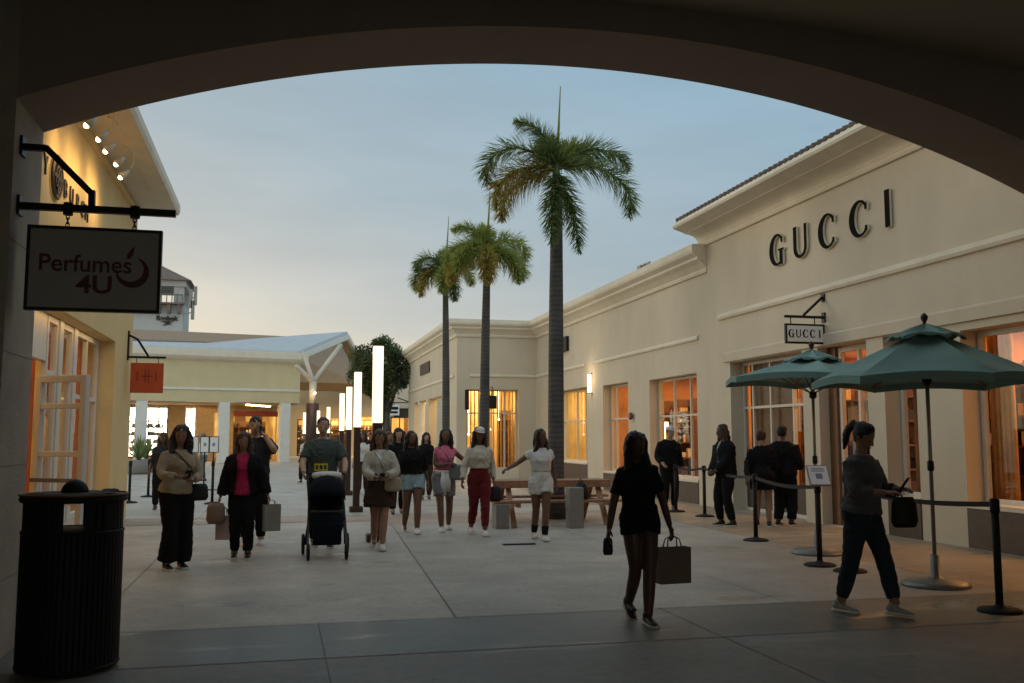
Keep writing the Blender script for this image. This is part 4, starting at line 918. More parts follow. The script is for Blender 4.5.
# ------------------------------------------------------------ stanchions
ST = None
def stanchion(q, label, grp='black rope posts of the queue line', far=False):
    global ST
    if ST is None:
        ST = empty('stanchion', q, label, 'rope post', grp)
        MB().lathe((0, 0, 0), [(.19, 0), (.19, .02), (.16, .035), (.05, .05), (.035, .07)], 24).build('base', M_black, ST, True)
        MB().tube([(0, 0, .05), (0, 0, .92)], .033, 14).build('post', M_black, ST, True)
        MB().lathe((0, 0, .88), [(.04, 0), (.042, .02), (.042, .11), (.03, .125)], 16).build('belt_head', M_black, ST, True)
        return ST
    t = copy_tree(ST); t.location = q; t['label'] = label; t['group'] = grp; return t
S1 = G(1000, 612); S2 = G(850, 572); S3 = G(820, 566); S4 = G(756, 541); S5 = G(676, 512); S6 = Vector((8.2, 17.6, 0))
stanchion(S1, 'black rope post at the right edge, nearest the camera'); stanchion(S2, 'black rope post behind the ponytail woman'); stanchion(S4, 'black rope post left of the small umbrella base'); stanchion(S5, 'black rope post beside the man in the white cap'); stanchion(S6, 'black rope post behind the guard in the black suit')
ss = stanchion(S3, 'black post holding a framed white paper notice in front of the small umbrella')
nf = MB().box(-.13, .13, -.012, .012, -.14, .14).build('notice_frame', M_silver, ss); nf.location = (0, -.03, 1.09); nf.rotation_euler = (-.55, 0, -.2)
MB().box(-.118, .118, -.016, -.0125, -.128, .128).build('notice_paper', mat('bright paper', (.85, .86, .92), .6, 0, 0), nf)
MB().box(-.04, .04, -.0185, -.0165, -.05, .02).build('notice_print', mat('grey print', (.2, .25, .35), .6), nf)
for k in range(3): MB().box(-.08, .08, -.0185, -.0165, .05+k*.02, .057+k*.02).build('notice_print', MATS['grey print'], nf)
def belt(a, b, label):
    a = a+Vector((0, 0, .95)); b = b+Vector((0, 0, .95)); d = (b-a).normalized()*.045; a = a+d; b = b-d
    o = (a+b)/2; n_ = 10; mb = MB()
    for i in range(n_):
        p, q = a.lerp(b, i/n_), a.lerp(b, (i+1)/n_); p.z -= .05*math.sin(math.pi*i/n_); q.z -= .05*math.sin(math.pi*(i+1)/n_)
        mb.bar(p-o, q-o, .004, .048)
    tag(mb.build('belt', M_black, None, loc=o), label, 'belt barrier', 'queue belts between the rope posts')
belt(S1, S2, 'black queue belt running right from the ponytail woman to the right edge'); belt(S3, S4, 'black queue belt between the notice post and the post by the waiting couple')
belt(S5, S6, 'black queue belt from the white capped man to the guard')
belt(S6, S4, 'black queue belt between the guard and the post by the waiting couple')
# menu easel by the guard
q = PX(724, 450, 8.9); q.z = 0
ez = thing('notice_board', Vector((9.2, 17.75, 0)), 'small black framed notice on the wall behind the guard', 'notice')
mb = MB(); mb.box(XW-.03, XW-.001, 19.3, 19.75, 1.05, 1.55); part(mb, 'frame', M_dark, ez); ez.location = (XW, 19.5, 1.05)
for ch in ez.children: ch.location = -Vector(ez.location)+Vector((9.2, 17.75, 0))
mb = MB(); mb.box(XW-.034, XW-.0301, 19.34, 19.71, 1.09, 1.51); part(mb, 'paper', M_signwhite, ez)
# left-hand stanchions and poster boards
for k, (px_, py_, lab) in enumerate([(129, 503, 'dark rope post at the left shop corner'), (148, 497, 'dark rope post left of the woman in tan'), (212, 504, 'dark rope post between the woman in tan and the woman in pink'), (238, 497, 'dark rope post behind the woman in the black jacket')]):
    stanchion(G(px_, py_), lab, 'rope posts on the left by the poster boards')
for k, (px0, px1) in enumerate([(186, 198), (201, 209), (209.5, 218)]):
    Y = 30.0; a = PY(px0, 438, Y); b = PY(px1, 453, Y); z1_, z0_ = PY(200, 437, Y).z, PY(200, 452, Y).z
    t = empty('poster_board', (0.5*(a.x+b.x), Y, 0), ('white poster board on a stand, leftmost behind the woman in tan', 'white poster board on a stand, middle of the three', 'white poster board on a stand, rightmost of the three')[k], 'poster stand', 'poster boards beyond the woman in tan')
    hw = (b.x-a.x)/2
    MB().box(-hw, hw, -.02, .02, z0_, z1_).build('board', M_signlite, t)
    mb = MB(); mb.box(-hw-.02, hw+.02, -.025, .025, z1_, z1_+.02); mb.box(-hw-.02, hw+.02, -.025, .025, z0_-.02, z0_); mb.box(-hw-.02, -hw, -.025, .025, z0_, z1_); mb.box(hw, hw+.02, -.025, .025, z0_, z1_); mb.box(-.02, .02, -.02, .02, 0, z0_-.02); mb.box(-.2, .2, -.15, .15, 0, .02); mb.build('stand', M_dark, t)
    MB().box(-hw*.3, hw*.3, -.0245, -.0205, (z0_+z1_)/2-.05, (z0_+z1_)/2+.05).build('print', MATS['grey print'], t)

# ------------------------------------------------------------ litter bin
bc = Vector((-1.36, 7.12, 0)); BR = .325
lb = empty('litter_bin', bc, 'big black slatted litter bin with a domed ashtray top by the left pier', 'litter bin')
MB().lathe((0, 0, 0), [(BR-.04, .04), (BR-.04, .90)], 40).build('liner', M_black, lb, True)
mb = MB()
for k in range(56):
    a = 2*math.pi*k/56; mb.bar((math.cos(a)*(BR-.012), math.sin(a)*(BR-.012), .03), (math.cos(a)*(BR-.012), math.sin(a)*(BR-.012), .93), .026, .02, up=(math.cos(a), math.sin(a), 0))
o = mb.build('slats', M_black, lb)
for z in (.02, .90): MB().tube([(math.cos(t*math.pi/24)*(BR-.01), math.sin(t*math.pi/24)*(BR-.01), z+.02) for t in range(49)], .014, 8).build('hoop', M_black, lb, True)
MB().lathe((0, 0, .90), [(BR-.02, 0), (BR-.02, .02), (BR-.06, .03)], 40).build('liner_rim', M_black, lb, True)
mb = MB()
rotb = math.atan2(-7.12, 1.42)
for k in range(4):
    a0_ = rotb+k*math.pi/2
    for s_ in (-.36, -.26, .26, .36, -.5, .5, .64, -.64, .785): 
        a = a0_+s_; MB().bar((math.cos(a)*(BR-.015), math.sin(a)*(BR-.015), .93), (math.cos(a)*(BR-.015), math.sin(a)*(BR-.015), 1.13), .03 if abs(s_) < .7 else .08, .02, up=(math.cos(a), math.sin(a), 0)).build('cage_bar', M_black, lb)
MB().lathe((0, 0, 1.12), [(BR-.02, 0), (BR+.01, .0), (BR+.02, .02), (BR+.01, .045), (.2, .06), (.0, .06)], 40).build('lid', M_black, lb, True)
MB().tube([(math.cos(t*math.pi/24)*(BR+.015), math.sin(t*math.pi/24)*(BR+.015), 1.168) for t in range(49)], .008, 6).build('rim', mat('worn copper rim', (.18, .08, .04), .5, .4), lb, True)
mb = MB(); 
prof = [(.088*math.cos(R(i*9)), .085*math.sin(R(i*9))) for i in range(11)]; mb.lathe((0, 0, 1.18), prof, 24); mb.build('ashtray_dome', M_black, lb, True)
mb = MB(); rg = random.Random(2)
for k in range(5): mb.bar((.16+rg.uniform(-.03, .1), -.1+rg.uniform(-.1, .1), 1.19), (.26+rg.uniform(-.03, .05), -.12+rg.uniform(-.1, .1), 1.20+rg.uniform(0, .01)), .05, .006)
tag(mb.build('crumpled_paper', M_signwhite, None, loc=bc+Vector((0, 0, 0))), 'crumpled paper scraps lying on top of the black litter bin', 'paper')

# ------------------------------------------------------------ picnic table, bench, backpack
pt = Vector((PY(552, 480, 17.9).x, 17.3, 0)); tl = 1.25
pt = Vector((4.75, 17.0, 0))
pic = empty('picnic_table', pt, 'wooden picnic table with attached bench in front of the palm trunk', 'picnic table')
mb = MB()
for k in range(4): mb.box(-1.05, 1.15, -.34+k*.172, -.34+k*.172+.16, .74, .79)
mb.box(-1.05, 1.15, -.36, -.342, .66, .74); mb.build('tabletop', M_wood, pic, bevel=.006)
for yb in (-.86, .62):
    mb = MB(); mb.box(-1.15, 1.45, yb, yb+.12, .42, .465); mb.box(-1.15, 1.45, yb+.13, yb+.25, .42, .465); mb.build('bench_seat', M_wood, pic, bevel=.006)
for x in (-.75, .95):
    mb = MB(); mb.bar((x, -.72, 0), (x, -.16, .73), .09, .06); mb.bar((x, .72, 0), (x, .16, .73), .09, .06); mb.bar((x+.06, -.85, .39), (x+.06, .85, .39), .05, .08); mb.build('leg', M_wood, pic)
for x in (-1.12,):
    mb = MB(); mb.box(x, x+.24, -.9, -.55, 0, .415); mb.build('support_block', M_conc, pic, bevel=.015)
ped = MB().box(-.13, .13, -.12, .12, 0, .70).build('stone_pedestal', M_conc, None, bevel=.015, loc=pt+Vector((.24, -1.06, 0))); tag(ped, 'pale concrete block standing in front of the picnic bench beside the backpack', 'pedestal')
bp = empty('backpack', pt+Vector((.46, -.74, .466)), 'small black backpack slumped on the picnic bench', 'backpack')
MB().tube([(0, 0, 0), (0, 0, .1), (0, .01, .24), (0, .02, .32)], [(.12, .08), (.14, .10), (.11, .08), (.04, .03)], 12, ref=(1, 0, 0)).build('bag_body', M_black, bp, True)
MB().tube([(-.05, .02, .3), (0, .02, .37), (.05, .02, .3)], .01, 6).build('strap', M_black, bp)

# ================================================================== PEOPLE
_cols = {}
def fab(name, c, rough=.9, v=.15): return mat('fabric '+name, c, rough, 0, v, 9, .4, 35, spec=.12, sheen=0 if max(c) < .06 else .1)
SK = {'shaded': mat('deep skin', (.065, .032, .02), .5, 0, .08, 8), 'dark': mat('dark skin', (.13, .065, .04), .5, 0, .08, 8, spec=.4), 'mid': mat('brown skin', (.27, .15, .10), .5, 0, .08, 8), 'light': mat('light skin', (.45, .28, .20), .5, 0, .06, 8)}  # darkest skin: arch shade on the near woman put into the colour
HR = {'black': mat('black hair', (.010, .008, .007), .5, 0, .3, 30, .6, 90), 'brown': mat('brown hair', (.055, .028, .015), .5, 0, .3, 30, .6, 90), 'grey': mat('grey hair', (.12, .11, .10), .6, 0, .3, 30, .5, 90), 'red': mat('auburn hair', (.06, .018, .012), .5, 0, .3, 30, .6, 90)}
M_eye = mat('eye', (.02, .015, .012), .2); M_lip = mat('lips', (.16, .05, .045), .5); M_sole = mat('shoe sole', (.62, .60, .56), .6)
def ik(a, t, l1, l2, pole):
    a = Vector(a); t = Vector(t); d = t-a; L_ = d.length
    if L_ > (l1+l2)*.998: t = a+d.normalized()*(l1+l2)*.998; d = t-a; L_ = d.length
    c = (l1*l1+L_*L_-l2*l2)/(2*l1*L_); c = max(-1, min(1, c)); u = d/L_; pv = Vector(pole); pv = (pv-u*pv.dot(u)).normalized()
    return a+u*l1*c+pv*l1*math.sqrt(1-c*c), t
def remesh(mb, vox, mats, smooth=3, wrinkle=0, seed=0):
    me = mb.mesh('t', mats); o = bpy.data.objects.new('t', me); C.objects.link(o)
    m = o.modifiers.new('r', 'REMESH'); m.mode = 'VOXEL'; m.voxel_size = vox
    if smooth: s_ = o.modifiers.new('s', 'SMOOTH'); s_.factor = .5; s_.iterations = smooth
    dg = bpy.context.evaluated_depsgraph_get(); dg.update()
    r = bpy.data.meshes.new_from_object(o.evaluated_get(dg)); bpy.data.objects.remove(o)
    if wrinkle:
        off = Vector((seed*3.1, seed, 0)); r.update(); ns = [v.normal.copy() for v in r.vertices]
        for v, nn in zip(r.vertices, ns):
            p = v.co; q_ = p.z+.5*p.x+.15*math.sin(p.x*14+seed); k = noise.noise(Vector((p.x*7, p.y*7, p.z*5))+off)*.9+noise.noise(Vector((p.x*5, p.y*8, q_*24))+off)*1.0+noise.noise(Vector((p.x*22, p.y*22, p.z*14))+off)*.4
            v.co = p+nn*k*wrinkle
    r.polygons.foreach_set('use_smooth', [True]*len(r.polygons))
    r.materials.clear()
    for m_ in mats: r.materials.append(m_)
    return r
def link(me, name, parent):
    me.name = name; o = bpy.data.objects.new(name, me); C.objects.link(o); o.parent = parent; return o
def append_mesh(me, mb):
    """join extra pieces into me"""
    b = bmesh.new(); b.from_mesh(me); t = bpy.data.meshes.new('x'); t.from_pydata(mb.v, [], mb.f); t.polygons.foreach_set('material_index', mb.mi); t.polygons.foreach_set('use_smooth', [True]*len(t.polygons))
    b.from_mesh(t); b.to_mesh(me); b.free(); bpy.data.meshes.remove(t)
# torso section profile: z(for H=1.7), half width, half depth, y offset
TOR_F = [(.80, .135, .105, -.005), (.86, .172, .125, -.015), (.92, .176, .125, -.015), (.99, .150, .11, -.003), (1.06, .128, .098, .0), (1.14, .136, .102, .003), (1.22, .150, .120, .008), (1.29, .150, .108, .002), (1.345, .142, .086, -.01), (1.385, .115, .07, -.015), (1.425, .070, .056, -.012)]
TOR_M = [(.80, .135, .105, 0), (.86, .158, .115, -.005), (.92, .162, .118, -.003), (.99, .158, .115, .0), (1.06, .155, .112, .003), (1.14, .165, .115, .003), (1.22, .180, .122, .003), (1.29, .180, .118, .0), (1.345, .170, .098, -.01), (1.39, .135, .078, -.015), (1.43, .082, .062, -.012)]
def person(pos, rot, H, label, group=None, male=False, skin='dark', girth=1.0, vox=.012,
           rf=(.09, .08, 0), lf=(-.09, -.05, 0), rh=(.27, .02, .80), lh=(-.27, .02, .80), repole=(.5, -1, -.3), lepole=(-.5, -1, -.3), kpole=(0, 1, .1),
           lean=0., hyaw=0., hnod=0., top=None, pants=None, skirt=None, hair=None, cap=None, jacket=None, shoes=('black', .0), socks=None, ash=0.0):
    """local frame: +Y is forward, +X the person's right; all pose numbers for H = 1.7"""
    s_ = H/1.7; root = empty('person', pos, label, 'person', group, rot); TOR = TOR_M if male else TOR_F; g = girth
    root.scale = (s_, s_, s_); sw = .162 if male else .136
    rp = random.Random(int(pos[0]*131+pos[1]*17)); tw = R(9)*max(-1, min(1, (lf[1]-rf[1])*2.5))+R(rp.uniform(-4, 4)); swy = R(rp.uniform(-3, 3)); hyaw += rp.uniform(-.22, .22); hroll = rp.uniform(-.10, .10); hnod += rp.uniform(0, .12)
    Ln = Matrix.Translation((0, 0, .92)) @ Matrix.Rotation(swy, 4, 'Y') @ Matrix.Rotation(-tw, 4, 'Z') @ Matrix.Rotation(-lean-R(2), 4, 'X') @ Matrix.Translation((0, 0, -.92))
    up = lambda p: Ln @ Vector(p)
    hipR, hipL = Vector((.088, 0, .90)), Vector((-.088, 0, .90)); shR, shL = up((sw*g**.5, -.01, 1.35)), up((-sw*g**.5, -.01, 1.35))
    def leg(hip, f):
        ank = Vector((f[0], f[1], .085+f[2])); kn, an = ik(hip, ank, .43, .405, kpole); return hip, kn, an
    LR, LL = leg(hipR, rf), leg(hipL, lf)
    AR = (shR,)+ik(shR, rh, .285, .255, repole); AL = (shL,)+ik(shL, lh, .285, .255, lepole)
    nk = up((0, -.012, 1.42)); hc = up((0, .022, 1.585)); HM = Matrix.Translation(hc) @ Matrix.Rotation(hroll, 4, 'Y') @ Matrix.Rotation(hyaw, 4, 'Z') @ Matrix.Rotation(-hnod, 4, 'X')
    hp_ = lambda p: HM @ Vector(p)
    def torso(mb, ex, z0=.80, z1=1.5, shade=0):
        pts = []; rr_ = []
        for z, a, b, yo in TOR:
            if z < z0-.001 or z > z1+.001: continue
            pts.append(up((0, yo, z)) if z > .95 else Vector((0, yo, z))); rr_.append((a*g+ex, b*g+ex))
        if len(pts) > 1: mb.tube(pts, rr_, 22, True, ref=(1, 0, 0))
    def limb(mb, J, radii, t0, t1, ex, n_=12, sub=10):
        """radii at 0(root) 1(mid joint) 2(end)"""
        pts = []; rr_ = []
        for i in range(sub+1):
            t = t0+(t1-t0)*i/sub; p = J[0].lerp(J[1], t) if t <= 1 else J[1].lerp(J[2], t-1)
            f = t*(len(radii)-1)/2; k = min(int(f), len(radii)-2); r_ = radii[k]+(radii[k+1]-radii[k])*(f-k); pts.append(p); rr_.append(r_*g**.6+ (ex(t) if callable(ex) else ex))
        # soften the bend
        for _ in range(2):
            pts = [pts[0]]+[(pts[i-1]+pts[i]*2+pts[i+1])/4 for i in range(1, len(pts)-1)]+[pts[-1]]
        mb.tube(pts, rr_, n_)
    RLEG = [.088, .083, .060, .057, .040]; RARM = [.050, .045, .038, .036, .026]
    if male: RARM = [.056, .050, .042, .040, .030]
    # body
    mb = MB(); torso(mb, 0)
    for J in (LR, LL): limb(mb, J, RLEG, 0, 2, 0); mb.ball(J[0], .09*g, .09*g, .09*g)
    for J in (LR, LL):     # bare foot core
        a = J[2]; mb.tube([a+Vector((0, -.05, -.04)), a+Vector((0, .05, -.05)), a+Vector((0, .13, -.065))], [(.034, .034), (.038, .028), (.03, .016)], 10, True, ref=(1, 0, 0))
    for J in (AR, AL): limb(mb, J, RARM, 0, 2, 0); mb.ball(J[0], .050, .045, .048)
    mb.tube([up((0, -.012, 1.40)), nk, up((0, .0, 1.50)), hp_((0, -.01, -.04))], [(.07, .06), (.056, .054), (.052, .052), (.055, .06)], 14, True, ref=(1, 0, 0))
    hd = MB(); hd.tube([(0, .035, -.115), (0, .032, -.10), (0, .022, -.07), (0, .008, -.03), (0, 0, .01), (0, -.006, .05), (0, -.01, .085), (0, -.01, .108), (0, -.01, .116)],
                       [(.018, .016), (.036, .040), (.052, .062), (.066, .084), (.073, .094), (.075, .096), (.062, .080), (.036, .045), (.012, .015)], 18, True, ref=(1, 0, 0))
    hd.tube([(0, .088, .02), (0, .103, -.012), (0, .112, -.028), (0, .09, -.034)], [.008, .011, .014, .010], 8)
    for sx_ in (-1, 1): hd.tube([(sx_*.070, -.004, -.03), (sx_*.080, -.01, .0), (sx_*.078, -.012, .025)], [.008, .014, .008], 8)
    hd.ball((0, .078, -.062), .026, .014, .012); hd.xf(HM); mb.add(hd.v, hd.f)
    body = remesh(mb, vox, [SK[skin], M_eye, M_lip], 3)
    ex_ = MB()
    for J, sd_ in ((AR, 1), (AL, -1)):     # hands
        d = (J[2]-J[1]).normalized(); sidev = d.cross(Vector((0, 1, 0))); sidev = (Vector((1, 0, 0)) if sidev.length < .3 else sidev).normalized(); thv = d.cross(sidev).normalized()
        if thv.y < 0: thv = -thv
        nrm_ = sidev*(1 if sidev.x*sd_ < 0 else -1)       # palm normal faces the body
        w0 = J[2]-d*.02; ex_.m = 0
        ex_.tube([w0, w0+d*.035, w0+d*.075, w0+d*.10], [(.026, .020), (.034, .017), (.040, .015), (.036, .012)], 10, True, ref=thv)
        for i, (o_, ln) in enumerate(((.029, .068), (.010, .076), (-.010, .071), (-.028, .056))):
            b0 = w0+d*.085+thv*o_; c1 = b0+d*ln*.45+nrm_*.008; c2 = c1+(d*.8+nrm_*.6).normalized()*ln*.33; c3 = c2+(d*.45+nrm_*.9).normalized()*ln*.26
            ex_.tube([b0, c1, c2, c3], [.0095, .009, .008, .006], 7)
        b0 = w0+d*.03+thv*.026; ex_.tube([b0, b0+(d*.6+thv*.8).normalized()*.035, b0+(d*.9+thv*.5+nrm_*.4).normalized()*.062], [.011, .010, .007], 7)
    ey = MB()
    for sx_ in (-1, 1): ey.m = 1; ey.ball((sx_*.030, .0835, .004), .008, .006, .0042, 8, 5)
    ey.m = 2; ey.ball((0, .094, -.062), .022, .006, .006, 8, 5); ey.xf(HM)
    o_ = len(ex_.v); ex_.v += ey.v; ex_.f += [tuple(i+o_ for i in f) for f in ey.f]; ex_.mi += ey.mi
    append_mesh(body, ex_); link(body, 'body', root)
    # clothes
    sd = int(abs(pos[0]*13+pos[1]*7))
    if pants:
        c, hem, loose, flare = pants; mb = MB(); ex = lambda t: loose+flare*max(0, t-1)**1.2
        torso(mb, .009+loose*.25, .80, 1.06)
        for J in (LR, LL): limb(mb, J, RLEG, 0, hem, ex, 14); mb.ball(J[0], .098*g+loose*.5)
        link(remesh(mb, vox, [c], 3, .008, sd), 'shorts' if hem < 1.2 else 'trousers', root)
    if skirt:
        c, z0, r1 = skirt; mb = MB(); mb.tube([(0, 0, 1.03), (0, -.008, .92), (0, 0, (z0+.9)/2), (0, 0.01, z0)], [(.145*g+.01, .115*g+.01), (.19*g, .145*g), (r1*.97, r1*.8), (r1, r1*.82)], 22, True, ref=(1, 0, 0))
        link(remesh(mb, vox, [c], 2, .008, sd), 'skirt', root)
    def upper(spec, nm, ex0, name_z1=1.43):
        c, slv, hem, loose = spec; mb = MB(); torso(mb, .019+ex0+loose*.5, hem, name_z1)
        if hem > .80:
            pass
        if slv > 0:
            for J in (AR, AL): limb(mb, J, RARM, 0, slv, ex0+.005+loose*.6, 12); mb.ball(J[0], .052+ex0+loose*.2, .048+ex0, .050+ex0)
        return link(remesh(mb, vox, [c], 3, .009+loose*.1, sd+2), nm, root)
    if top: upper(top, 'shirt', 0)
    if jacket:
        c, slv, hem, loose, opn = jacket; mb = MB(); torso(mb, .034+loose*.5, hem, 1.43)
        for J in (AR, AL): limb(mb, J, RARM, 0, slv, .022+loose*.5, 12); mb.ball(J[0], .064, .06, .062)
        jm = remesh(mb, vox, [c], 3, .007, sd+4)
        if opn:      # open front: drop the faces over the chest strip
            b = bmesh.new(); b.from_mesh(jm); inv = Ln.inverted()
            dl = [f for f in b.faces if (lambda q: q.y > .02 and abs(q.x) < opn+.02*math.sin(q.z*9) and q.z > .8 and f.normal.y > .0)(inv @ f.calc_center_median())]
            bmesh.ops.delete(b, geom=dl, context='FACES'); b.to_mesh(jm); b.free()
        link(jm, 'jacket', root)
    if hair:
        c, style = hair; mb = MB()
        def T(pts, rad): mb.tube([hp_(p) for p in pts], rad, 16, True, ref=HM.to_3x3() @ Vector((1, 0, 0)))
        T([(0, -.045, -.06), (0, -.035, -.02), (0, -.025, .03), (0, -.010, .08), (0, -.008, .118), (0, -.008, .132)], [(.055, .04), (.080, .066), (.088, .087), (.082, .098), (.050, .062), (.015, .02)])
        if style in ('long', 'curly', 'mid'):
            ln = {'long': .36, 'curly': .20, 'mid': .17}[style]; wv = .125 if style == 'curly' else .088
            mb.tube([hp_((0, -.05, .06)), hp_((0, -.07, -.04)), up((0, -.085, 1.585-.12-ln*.3)), up((0, -.125 if not False else 0, 1.585-.12-ln))], [(.08, .05), (wv, .055), (wv*1.12, .052), (wv*.75, .030)], 16, True, ref=(1, 0, 0))
            for sx_ in (-1, 1):
                mb.tube([hp_((sx_*.05, .01, .09)), hp_((sx_*.082, -.005, .02)), hp_((sx_*.088, -.005, -.08)), up((sx_*.095, .03, 1.585-.15-ln*.35)), up((sx_*.10, .075, 1.585-.13-ln*.8))], [.030, .034, .042 if style != 'curly' else .058, .044 if style != 'curly' else .054, .016], 10)
        if style == 'pony':
            mb.tube([hp_((0, -.09, .06)), hp_((0, -.135, .075)), hp_((0, -.165, .02)), hp_((0, -.16, -.10)), hp_((0, -.14, -.20))], [.025, .035, .040, .034, .010], 10)
        if style == 'bun': mb.ball(hp_((0, -.10, .07)), .05)
        link(remesh(mb, max(.008, vox*.8), [HR[c]], 2, .011, sd+6), 'hair', root)
    if cap:
        mb = MB(); mb.tube([hp_(p) for p in ((0, -.005, .045), (0, -.006, .085), (0, -.01, .118), (0, -.012, .132))], [(.084, .104), (.082, .100), (.055, .066), (.015, .02)], 18, True, ref=HM.to_3x3() @ Vector((1, 0, 0)))
        mb.tube([hp_((0, .07, .048)), hp_((0, .12, .045)), hp_((0, .165, .035))], [(.07, .006), (.066, .006), (.03, .005)], 14, True, ref=HM.to_3x3() @ Vector((1, 0, 0)))
        link(mb.mesh('cap', [cap], True), 'cap', root)
    sc_m = shoes[0]
    for J in (LR, LL):
        a = J[2]; d = Vector((0, 1, 0)); tilt = R(-32) if a.z > .13 else 0; Q = Matrix.Translation(a) @ Matrix.Rotation(tilt, 4, 'X')
        mb = MB(); mb.tube([Q @ Vector(p) for p in ((0, -.075, -.045), (0, -.05, -.035), (0, .03, -.045), (0, .10, -.055), (0, .155, -.06), (0, .175, -.062))], [(.025, .025), (.038, .042), (.042, .034), (.046, .024), (.036, .018), (.012, .010)], 14, True, ref=(1, 0, 0))
        mb.tube([Q @ Vector((0, -.02, -.03)), Q @ Vector((0, -.015, .02+shoes[1]))], [.045, .046], 14)
        sm = remesh(mb, .009, [sc_m, M_sole], 2); e_ = MB(); e_.m = 1
        pl = [(.030, -.08), (.042, -.03), (.040, .03), (.050, .10), (.040, .16), (.0, .185), (-.040, .16), (-.050, .10), (-.040, .03), (-.042, -.03), (-.030, -.08)]
        e_.prism(pl, lambda u, v, dz: Q @ Vector((u, v, -.085+dz)), .0, .024); append_mesh(sm, e_)
        link(sm, 'shoe', root)
        if socks: mb = MB(); limb(mb, J, RLEG, 1.68, 2.0, .006, 12, 4); link(mb.mesh('sock', [socks], True), 'sock', root)
    if lean and False: pass
    wm = Matrix.Translation(pos) @ Matrix.Rotation(rot, 4, 'Z') @ Matrix.Scale(s_, 4)
    return dict(root=root, rh=wm @ (AR[2]+(AR[2]-AR[1]).normalized()*.075), lh=wm @ (AL[2]+(AL[2]-AL[1]).normalized()*.075), W=wm, up=up, sc=s_)
BLK = fab('black', (.010, .010, .011)); WHT = fab('white', (.62, .61, .58)); CREAM = fab('cream', (.50, .45, .37)); TAN = fab('tan knit', (.34, .27, .19)); NAVY = fab('navy denim', (.022, .03, .042))
LBLUE = fab('pale denim', (.26, .36, .40)); PNK = fab('pink', (.55, .14, .22)); MAG = fab('magenta', (.42, .022, .085)); DRED = fab('dark red', (.12, .012, .014)); GRY = fab('grey', (.16, .17, .17)); OLV = fab('grey green', (.065, .085, .075)); CHAR = fab('charcoal', (.035, .036, .042)); GRY2 = fab('slate grey', (.085, .085, .092)); BRN = fab('dark brown', (.05, .03, .022)); OFFW = fab('off white knit', (.46, .43, .36))
SHW = mat('white shoe', (.62, .60, .57), .5); SHB = mat('black shoe', (.015, .015, .015), .4); SHG = mat('grey shoe', (.3, .3, .28), .5)
PI = math.pi
def bag(name, pos, w_, d_, h_, m, label, cat, rz=0, hand=.12, hm=None, grp=None):
    """paper/leather carrier hanging from pos (grip)"""
    e = empty(name, Vector(pos)-Vector((0, 0, hand+h_)), label, cat, grp, rz)
    mb = MB(); x, y = w_/2, d_/2
    v = [(-x*.93, -y, 0), (x*.93, -y, 0), (x*.93, y, 0), (-x*.93, y, 0), (-x, -y*.8, h_), (x, -y*.8, h_), (x, y*.8, h_), (-x, y*.8, h_)]
    mb.add(v, [(3, 2, 1, 0), (0, 1, 5, 4), (1, 2, 6, 5), (2, 3, 7, 6), (3, 0, 4, 7)]); o = mb.build('bag_body', m, e); so = o.modifiers.new('s', 'SOLIDIFY'); so.thickness = .004
    for sy_ in (-1, 1): MB().tube([(-x*.45, sy_*y*.75, h_-.01), (-x*.35, sy_*y*.4, h_+hand*.7), (0, 0, h_+hand), (x*.35, sy_*y*.4, h_+hand*.7), (x*.45, sy_*y*.75, h_-.01)], .006, 6).build('handle', hm or m, e, True)
    return e
def phone(pos, rz, label, tilt=.5):
    mb = MB(); mb.box(-.037, .037, -.005, .005, -.075, .075); o = mb.build('phone', M_black, None, bevel=.004, loc=pos); o.rotation_euler = (tilt, 0, rz); return tag(o, label, 'phone')
def pouch(pos, w_, d_, h_, m, label, cat='handbag', strap=None, rz=0):
    e = empty('handbag', pos, label, cat, None, rz)
    MB().tube([(0, 0, -h_/2), (0, 0, -h_*.3), (0, 0, h_*.3), (0, 0, h_/2)], [(w_*.40, d_*.4), (w_*.5, d_*.5), (w_*.46, d_*.42), (w_*.36, d_*.2)], 16, True, ref=(1, 0, 0)).build('bag_body', m, e, True)
    if strap:
        Mi = Matrix.Rotation(-rz, 4, 'Z'); MB().tube([Mi @ (Vector(p)-Vector(pos)) for p in strap], [(.012, .004)]*len(strap), 6).build('strap', m, e, True)
    return e
FC = PI     # facing the camera
# 10 near woman in black
p = G(641, 622); q = person(p, FC, 1.60*1.0, 'woman in black with long hair walking towards the camera, nearest of all', skin='shaded', rf=(.035, -.20, .07), lf=(.0, .18, 0), rh=(.31, .04, .82), lh=(-.30, .02, .80), repole=(1, -.6, 0), lepole=(-1, -.6, 0), top=(BLK, .75, .92, .01), pants=(BLK, .28, .018, .0), hair=('black', 'long'), shoes=(SHB, 0), vox=.010, hyaw=.25)
near = q
hd_ = q['rh']; pouch(hd_+Vector((0, 0, -.07)), .09, .05, .14, M_black, 'small dark pouch in the right hand of the near woman in black')
bag('shopping_bag', q['lh']+Vector((0, 0, -.01)), .31, .12, .30, mat('brown paper bag', (.15, .11, .08), .7, 0, .1, 5, .2, 20), 'square brown shopping bag carried by the near woman in black', 'shopping bag', .1, .10)
